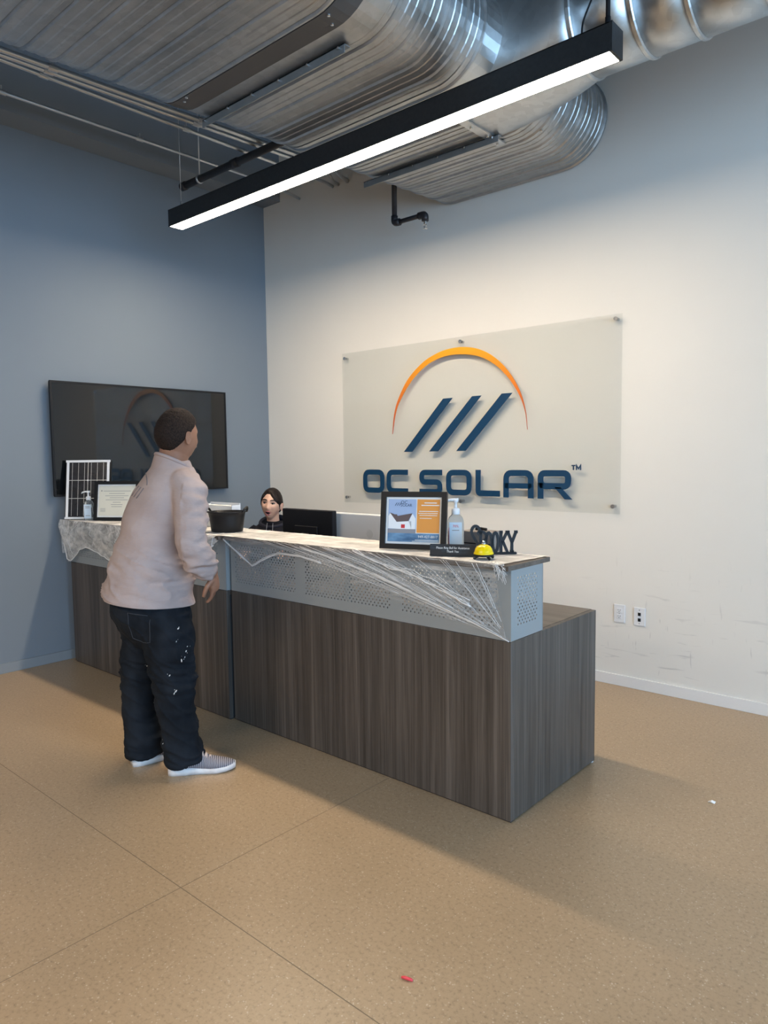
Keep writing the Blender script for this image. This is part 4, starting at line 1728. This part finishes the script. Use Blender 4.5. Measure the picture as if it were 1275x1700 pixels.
def hand(bm, wr, dirv, palm_n, curl, side, s=1.0, spread=1.0):
    """palm plus five bent fingers; dirv = along palm, palm_n = palm normal (fingers curl towards it)"""
    dirv = dirv.normalized()
    sd = dirv.cross(palm_n).normalized() * side      # towards the thumb
    pn = palm_n.normalized()
    tube(bm, [wr - dirv * .03, wr, wr + dirv * .03, wr + dirv * .065, wr + dirv * .085], [.026 * s, .028 * s, .036 * s, .039 * s, .034 * s], 14, flat=(pn, .62))
    for k, (off, ln, r) in enumerate(((.027, .072, .0088), (.009, .080, .0092), (-.009, .075, .0088), (-.026, .060, .0078))):
        base = wr + dirv * (.075 * s) + sd * off * s * 1.0
        p = [base]
        d = dirv + sd * off * 2.2 * spread
        ang = 0
        for j, fr in enumerate((.45, .32, .23)):
            ang = R(curl[j])
            ax = d.cross(pn).normalized()
            d = (Matrix.Rotation(ang, 3, ax) @ d).normalized()
            p.append(p[-1] + d * ln * fr * s)
        tube(bm, [p[0] - dirv * .02] + p, [r * s * 1.02, r * s * 1.05, r * s, r * s * .92, r * s * .72], 10)
    tb = wr + dirv * .022 * s + sd * .026 * s
    t1 = tb + (dirv * .55 + sd * .70 + pn * .35).normalized() * .038 * s
    t2 = t1 + (dirv * .85 + sd * .25 + pn * .35).normalized() * .030 * s
    t3 = t2 + (dirv * .95 + pn * .3).normalized() * .022 * s
    tube(bm, [wr + dirv * .01, tb, t1, t2, t3], [.014 * s, .015 * s, .0115 * s, .0105 * s, .008 * s], 10)


bm = bmesh.new()
torso(bm, .022, 2)
arm(bm, arm_r, arm_r_rad, .018)
arm(bm, arm_l, arm_l_rad, .016)
# wrist + right hand: back of hand up, fingers hanging towards the floor
wr = L(.176, -.045, .945)
tube(bm, [L(.150, -.105, .985), L(.160, -.085, .965), wr], [.036, .033, .028], 14)
hand(bm, wr, (AR * -.02 + AD * .25 + Vector((0, 0, -.95))), (-AR * .95 + AD * .1), (12, 22, 18), -1, 1.02)
wl = L(-.035, .385, 1.095)
tube(bm, [L(-.055, .33, 1.09), wl], [.032, .027], 12)
hand(bm, wl, (AR * .1 + AD * .95 + Vector((0, 0, -.05))), Vector((0, 0, -1)), (15, 20, 15), 1, 1.0)
# legs under the jeans
LEGL = [(-.185, .050, .80, .115), (-.188, .060, .74, .126), (-.192, .066, .62, .110), (-.212, .068, .49, .092), (-.224, .066, .372, .085), (-.224, .060, .25, .084), (-.213, .055, .14, .084), (-.205, .052, .045, .086)]
LEGR = [(-.105, -.020, .80, .100), (-.066, -.050, .745, .130), (-.034, -.068, .66, .122), (-.024, -.070, .53, .103), (-.017, -.070, .415, .092), (-.010, -.070, .30, .086), (.004, -.068, .18, .084), (.018, -.066, .052, .083)]
for lg in (LEGL, LEGR):
    tube(bm, [L(a, b, z) for a, b, z, r in lg[:-1]] + [L(lg[-1][0], lg[-1][1], .075)], [max(.04, r * .62 - .004) for a, b, z, r in lg], 14)
# neck and head
tube(bm, [L(-.010, .010, 1.42), L(-.006, .0, 1.47), L(.004, -.004, 1.515), L(.012, .0, 1.565)], [.062, .068, .068, .066], 18)
hb = head_bm(False, 0)
ear_bm(hb, -1)
ear_bm(hb, 1)
bmesh.ops.transform(hb, matrix=HM, verts=hb.verts)
_tm = bpy.data.meshes.new('t')
hb.to_mesh(_tm)
hb.free()
bm.from_mesh(_tm)
bpy.data.meshes.remove(_tm)
link('body', remeshed(bm, .0052, 2), M_SKIN1, man, True)


def keep_m(p):
    # short afro cap: hairline above the forehead, round the ears, down to the nape
    line = .055 if p.y > .045 else (.055 - (.045 - p.y) / .055 * .055 if p.y > -.01 else max(-.072, .0 - (-.01 - p.y) * 1.6))
    return smooth01(line - .002, line + .03, p.z) if p.z > line else 0


hb = hair_shell(keep_m, .0115, False, .0022, 110)
bmesh.ops.transform(hb, matrix=HM, verts=hb.verts)
link('hair', hb, M_HAIR1, man, True)


def shirt_fn(p, n_):
    z = p.z
    lo = smooth01(1.12, .95, z)
    a = p.dot(AR)
    f = noise.noise(Vector((p.x * 5, p.y * 5, p.z * 17 + a * 5))) * .011 * lo
    f += noise.noise(Vector((p.x * 6, p.y * 6, p.z * 11 + 4))) * .011
    f += abs(noise.noise(Vector((a * 8 + z * 5, 3.1, z * 24)))) * .024 * smooth01(1.10, 1.0, z) * smooth01(.82, .92, z)
    rg = max(0, 1 - abs(noise.noise(Vector((a * 4 + z * 3, p.dot(AD) * 4, z * 17 + a * 8))) * 6)) ** 2
    f += rg * .009 * smooth01(1.15, 1.0, z) * smooth01(.80, .86, z)
    rg = max(0, 1 - abs(noise.noise(Vector((a * 7 - z * 4, p.dot(AD) * 5 + 7, z * 5))) * 6)) ** 2
    f += rg * .0012
    if a > .085 or p.dot(AD) > .2:                 # sleeve wrinkles
        f += noise.noise(Vector((a * 14, p.dot(AD) * 14, z * 30))) * .015
    return p + n_ * f


bm = bmesh.new()
torso(bm, 0)
arm(bm, arm_r, arm_r_rad, 0)
arm(bm, arm_l, arm_l_rad, 0)
COLL = [p + Vector((0, 0, -.006 - .036 * (p - L(0, 0, 1.47)).dot((AD * .55 + AR * .83)) / .07)) for p in ring_e(L(-.002, .0, 1.470), .085, .079, SHX, 32)]
loft(bm, [ring_e(L(-.02, 0, 1.37), .135, .105, SHX, 32), ring_e(L(-.012, 0, 1.43), .108, .088, SHX, 32), COLL])
shirt_bm = remeshed(bm, .0075, 4, shirt_fn)
bmesh.ops.bisect_plane(shirt_bm, geom=shirt_bm.verts[:] + shirt_bm.edges[:] + shirt_bm.faces[:], plane_co=L(0, 0, .803), plane_no=(AR * .12 + Vector((0, 0, 1))).normalized(), clear_inner=True)
shirt_bvh = BVHTree.FromBMesh(shirt_bm)
shirt = link('shirt', shirt_bm, M_SHIRT, man, True)
bm = bmesh.new()
pts = ring_e(L(-.002, .0, 1.470), .083, .077, SHX, 28)
pts = [p + Vector((0, 0, -.006 - .036 * (p - L(0, 0, 1.47)).dot((AD * .55 + AR * .83)) / .07)) for p in pts]
tube(bm, pts + [pts[0]], .009, 8, caps=False)
link('collar', bm, M_SHIRT, shirt, True)
bm = bmesh.new()
for c_, ax_ in ((L(.160, -.085, .962), L(.016, .035, -.036)), ):
    tube(bm, [c_ - ax_ * .25, c_ + ax_ * .12], [.054, .050], 18)
link('cuff', bm, M_SHIRT, shirt, True)


def proj_on(bvh, a, z, off=.0015):
    hit = bvh.ray_cast(L(a, -1.0, z), AD)
    return None if hit[0] is None else hit[0] + hit[1] * off


bm = bmesh.new()
for lp in ([(-.205 + .046 * cos(t_) + .062, 1.362 + .055 * sin(t_)) for t_ in [R(170 - 170 * k / 14) for k in range(15)]],
           [(-.183, 1.312), (-.148, 1.357)], [(-.166, 1.307), (-.131, 1.352)], [(-.149, 1.302), (-.114, 1.347)]):
    P = [proj_on(shirt_bvh, a, z) for a, z in lp]
    P = [p for p in P if p is not None]
    if len(P) > 1:
        tube(bm, P, .0022, 6)
link('logo_print', bm, mat('faded_print', (.19, .16, .155), .9), shirt, True)


def jean_fn(p, n_):
    z = p.z
    f = noise.noise(Vector((p.x * 9, p.y * 9, z * 20))) * .009
    rg = max(0, 1 - abs(noise.noise(Vector((p.x * 6, p.y * 6, z * 12 + p.dot(AR) * 9))) * 5)) ** 2
    f += rg * .007
    f += abs(noise.noise(Vector((p.x * 7, p.y * 7 + 9, z * 34 + p.dot(AR) * 12)))) * .022 * (smooth01(.62, .48, z) * smooth01(.34, .44, z) + smooth01(.22, .1, z))
    return p + n_ * f


bm = bmesh.new()
loft(bm, [ring_e(L(a, b, z), w, d, SHX, 28, .9) for a, b, z, w, d in ((-.140, 0, .865, .165, .155), (-.140, 0, .80, .178, .168), (-.130, 0, .74, .185, .174), (-.120, 0, .68, .165, .150), (-.120, 0, .60, .10, .09))])
for lg in (LEGL, LEGR):
    tube(bm, [L(a, b, z) for a, b, z, r in lg], [r for a, b, z, r in lg], 24)
jb = remeshed(bm, .0075, 4, jean_fn)
jbvh = BVHTree.FromBMesh(jb)
jeans = link('jeans', jb, M_JEAN, man, True)
bm = bmesh.new()
for a, z, r in ((.035, .71, .007), (.030, .655, .004), (.062, .60, .006), (.048, .565, .007), (.058, .575, .004), (-.005, .50, .006), (.020, .425, .007), (.012, .415, .006), (-.16, .50, .005), (-.145, .30, .004), (-.12, .17, .004), (-.06, .165, .004), (.066, .62, .004)):
    for q in range(2):
        p = proj_on(jbvh, a + q * rnd.uniform(-.010, .010), z + q * rnd.uniform(-.014, .014), .0)
        if p:
            bmesh.ops.create_icosphere(bm, subdivisions=1, radius=r * (1.25, .5)[q], matrix=Matrix.Translation(p) @ Matrix.Rotation(rnd.uniform(-.2, 1.0), 4, AD) @ Matrix.Scale(.35, 4, AD) @ Matrix.Scale(.42, 4, AR))
o = link('paint_splatter', bm, M_SPLAT, jeans, True)
o['kind'] = 'stuff'
bm = bmesh.new()
for lp in ([(-.185, .79), (-.08, .775)], [(-.185, .79), (-.178, .665), (-.13, .645), (-.085, .655), (-.08, .775)]):
    P = []
    for (a0, z0), (a1, z1) in zip(lp, lp[1:]):
        for k in range(8):
            q = proj_on(jbvh, a0 + (a1 - a0) * k / 8, z0 + (z1 - z0) * k / 8, .0008)
            if q:
                P.append(q)
    tube(bm, P, .0016, 5)
link('pocket_stitching', bm, mat('dark_thread', (.035, .038, .045), .8), jeans, True)


def shoe(heel, dirv, side):
    """heel: local point under the heel centre, dirv: unit direction"""
    d = dirv.normalized()
    n_ = Vector((-d.y, d.x, 0))
    Mx = Matrix.Translation(heel) @ Matrix(((d.x, n_.x, 0, 0), (d.y, n_.y, 0, 0), (0, 0, 1, 0), (0, 0, 0, 1)))
    prof = [(-.018, .024), (.0, .036), (.04, .040), (.09, .037), (.14, .040), (.20, .049), (.245, .046), (.275, .034), (.292, .014)]
    bm = bmesh.new()
    rings = []
    for x, wd in prof:
        rise = .012 * smooth01(.20, .295, x)
        ht = .036 if x < .06 else .036 - .012 * smooth01(.06, .2, x)
        r0, r1 = rise, rise + ht
        rings.append([(x, -wd * .92, r0), (x, -wd * 1.03, (r0 + r1) * .5), (x, -wd, r1), (x, wd, r1), (x, wd * 1.03, (r0 + r1) * .5), (x, wd * .92, r0)])
    loft(bm, rings)
    so_ = link('shoe', bm, M_SOLE, man, True)
    so_.matrix_local = Mx
    bm = bmesh.new()
    rings = []
    for x, wd, z0, z1 in ((-.012, .020, .030, .070), (.0, .033, .032, .088), (.03, .038, .032, .098), (.07, .037, .030, .104), (.105, .037, .028, .102), (.14, .039, .026, .088), (.175, .044, .026, .074), (.215, .046, .028, .062), (.25, .041, .030, .052), (.275, .028, .033, .045), (.287, .010, .036, .040)):
        rings.append([(x, wd * cos(a), z0 + (z1 - z0) * max(0, sin(a)) ** .75) for a in [pi * k / 12 for k in range(13)]] + [(x, -wd * .5, z0 - .002), (x, wd * .5, z0 - .002)])
    loft(bm, rings)
    link('upper', bm, M_KNIT, so_, True)
    bm = bmesh.new()
    for k in range(5):
        x = .115 + .017 * k
        zc = .106 - .006 * k - .0012 * k * k
        tube(bm, [(x, -.022, zc - .016), (x + .008, 0, zc), (x + .012, .022, zc - .016)], .0032, 6)
        tube(bm, [(x + .012, -.022, zc - .018), (x + .008, 0, zc - .001), (x, .022, zc - .014)], .0032, 6)
    tube(bm, [(.11, 0, .107), (.10, -.018, .118), (.112, -.032, .104)], .0028, 6)
    tube(bm, [(.11, 0, .107), (.10, .018, .118), (.112, .032, .104)], .0028, 6)
    link('laces', bm, mat('pale_pink_laces', (.62, .50, .44), .8), so_, True)


shoe(L(-.035, -.082, 0), AR * .985 + AD * .17, 1)
shoe(L(-.245, .020, 0), AR * .80 + AD * .60, -1)

# ---- the seated woman
W0 = Vector((.98, -.80, 0))
wo = thing('person', 'woman with tied-back dark hair and a black hoodie seated behind the desk', 'person', tuple(W0))
faz = R(-56)
WF = Vector((cos(faz), sin(faz), 0))
WR = Vector((WF.y, -WF.x, 0))              # her right


def Q(r, f, z):
    return WR * r + WF * f + Vector((0, 0, z))


WM = Matrix.Translation(Q(0, .02, 1.125)) @ Matrix(((WF.y, WF.x, 0, 0), (-WF.x, WF.y, 0, 0), (0, 0, 1, 0), (0, 0, 0, 1)))
WM = Matrix.Translation(Q(0, .02, 1.125)) @ Matrix((( -WR.x * -1, WF.x, 0, 0), (-WR.y * -1, WF.y, 0, 0), (0, 0, 1, 0), (0, 0, 0, 1))) @ Matrix.Rotation(R(-7), 4, 'Y') @ Matrix.Rotation(R(4), 4, 'X')
bm = head_bm(True, .8)
ear_bm(bm, -1)
bmesh.ops.transform(bm, matrix=WM, verts=bm.verts)
tube(bm, [Q(0, -.035, .90), Q(0, -.025, .96), Q(0, -.015, 1.02), Q(0, -.01, 1.08)], [.062, .050, .047, .050], 16)
loft(bm, [ring_e(Q(0, -.04, z), w, d, WR, 24) for z, w, d in ((.50, .17, .12), (.62, .15, .105), (.75, .16, .105), (.84, .165, .10), (.90, .12, .08), (.95, .06, .055))])
for s in (-1, 1):
    tube(bm, [Q(s * .15, -.04, .87), Q(s * .20, -.02, .74), Q(s * .21, .05, .66), Q(s * .15, .20, .74)], [.045, .04, .036, .024], 12)
    hand(bm, Q(s * .14, .21, .745 + .035), WF, Vector((0, 0, -1)), (15, 20, 15), -s, .88)
    tube(bm, [Q(s * .09, -.02, .52), Q(s * .11, .20, .52), Q(s * .12, .38, .50), Q(s * .12, .38, .25), Q(s * .12, .36, .06)], [.08, .07, .055, .05, .035], 12)
link('body', remeshed(bm, .0045, 1), M_SKIN2, wo, True)
face_parts(wo, WM, True, .8)


def keep_w(p):
    # swept-back hair parted on her right, ears showing
    if p.y > .015:
        line = .074 - 1.05 * max(0, abs(p.x - .012) - .012)
        line = max(line, .0)
        if p.z < line:
            return 0
        line = line if p.y > .03 else line * .9
    else:
        line = -.062 if p.y < -.03 else .020
    return smooth01(line - .002, line + .022, p.z) if p.z > line else 0


hb = hair_shell(keep_w, .012, True, .0012, 60)
bmesh.ops.transform(hb, matrix=WM, verts=hb.verts)
hair = link('hair', hb, M_HAIR2, wo, True)
bm = bmesh.new()
tube(bm, [(0, -.085, -.03), (0, -.115, -.045), (0, -.125, -.085), (0, -.11, -.14)], [.03, .038, .03, .012], 12)
for s in (-1, 1):
    tube(bm, [(s * .045, .066, .066), (s * .066, .044, .030), (s * .0715, .024, -.004), (s * .069, .008, -.030)], [.007, .008, .006, .002], 8)
bmesh.ops.transform(bm, matrix=WM, verts=bm.verts)
link('hair_tie_tail', bm, M_HAIR2, hair, True)
bm = bmesh.new()
loft(bm, [ring_e(Q(0, -.04, z), w, d, WR, 28) for z, w, d in ((.47, .19, .14), (.62, .18, .135), (.75, .195, .135), (.85, .210, .130), (.915, .190, .115), (.955, .135, .095), (.995, .092, .082))])
for s in (-1, 1):
    tube(bm, [Q(s * .13, -.04, .915), Q(s * .195, -.03, .87), Q(s * .22, -.02, .74), Q(s * .23, .05, .68), Q(s * .16, .185, .758)], [.06, .068, .062, .055, .042], 14)
hb2 = remeshed(bm, .009, 4, lambda p, n_: p + n_ * noise.noise(p * 16) * .006)
hood = link('hoodie', hb2, M_HOOD, wo, True)
bm = bmesh.new()
pts = [Q(.098 * sin(t_), -.03 + .085 * -cos(t_) , 1.0 + .028 * cos(t_) - .018) for t_ in [2 * pi * k / 28 for k in range(28)]]
tube(bm, pts + [pts[0]], [.020 + .008 * cos(2 * pi * k / 28) for k in range(29)], 10, caps=False)
link('hood_collar', bm, mat('navy_collar', (.008, .009, .020), .8), hood, True)
bm = bmesh.new()
for s in (-1, 1):
    tube(bm, [Q(s * .022, .066, .985), Q(s * .024, .085, .94), Q(s * .022, .088, .88)], .0022, 6)
link('drawstring', bm, mat('grey_drawstring', (.25, .25, .27), .7), hood, True)
bm = bmesh.new()
for s in (-1, 1):
    tube(bm, [Q(s * .08, -.06, .53), Q(s * .11, .20, .53), Q(s * .12, .385, .51), Q(s * .12, .39, .25), Q(s * .12, .37, .09)], [.095, .085, .068, .06, .05], 14)
link('trousers', remeshed(bm, .010, 3), M_HOOD, wo, True)
for s in (-1, 1):
    bm = bmesh.new()
    tube(bm, [Q(s * .12, .33, .035), Q(s * .12, .42, .034), Q(s * .12, .53, .022)], [.034, .036, .022], 12)
    link('shoe', bm, M_BLACK, wo, True)
oc = thing('office_chair', 'black office chair under the seated woman behind the desk', 'chair', tuple(W0), faz - pi / 2)
link('seat', B(-.23, .23, -.24, .22, .38, .44, bev=.02), M_BLACKM, oc)
link('backrest', B(-.20, .20, -.27, -.235, .50, .86, bev=.015), M_BLACKM, oc)
bm = bmesh.new()
tube(bm, [(0, -.255, .60), (0, -.255, .40), (0, -.1, .375)], .018, 8)
link('back_arm', bm, M_BLACK, oc)
bm = bmesh.new()
tube(bm, [(0, 0, .09), (0, 0, .385)], .025, 12)
link('column', bm, M_BLACK, oc)
for k in range(5):
    a = 2 * pi * k / 5 + .3
    bm = bmesh.new()
    tube(bm, [(0, 0, .09), (.27 * cos(a), .27 * sin(a), .065)], [.022, .015], 8)
    lg_ = link('leg', bm, M_BLACK, oc)
    bm = bmesh.new()
    tube(bm, [(.27 * cos(a) - .012 * sin(a), .27 * sin(a) + .012 * cos(a), .028), (.27 * cos(a) + .012 * sin(a), .27 * sin(a) - .012 * cos(a), .028)], .028, 12)
    link('caster', bm, M_BLACK, lg_)
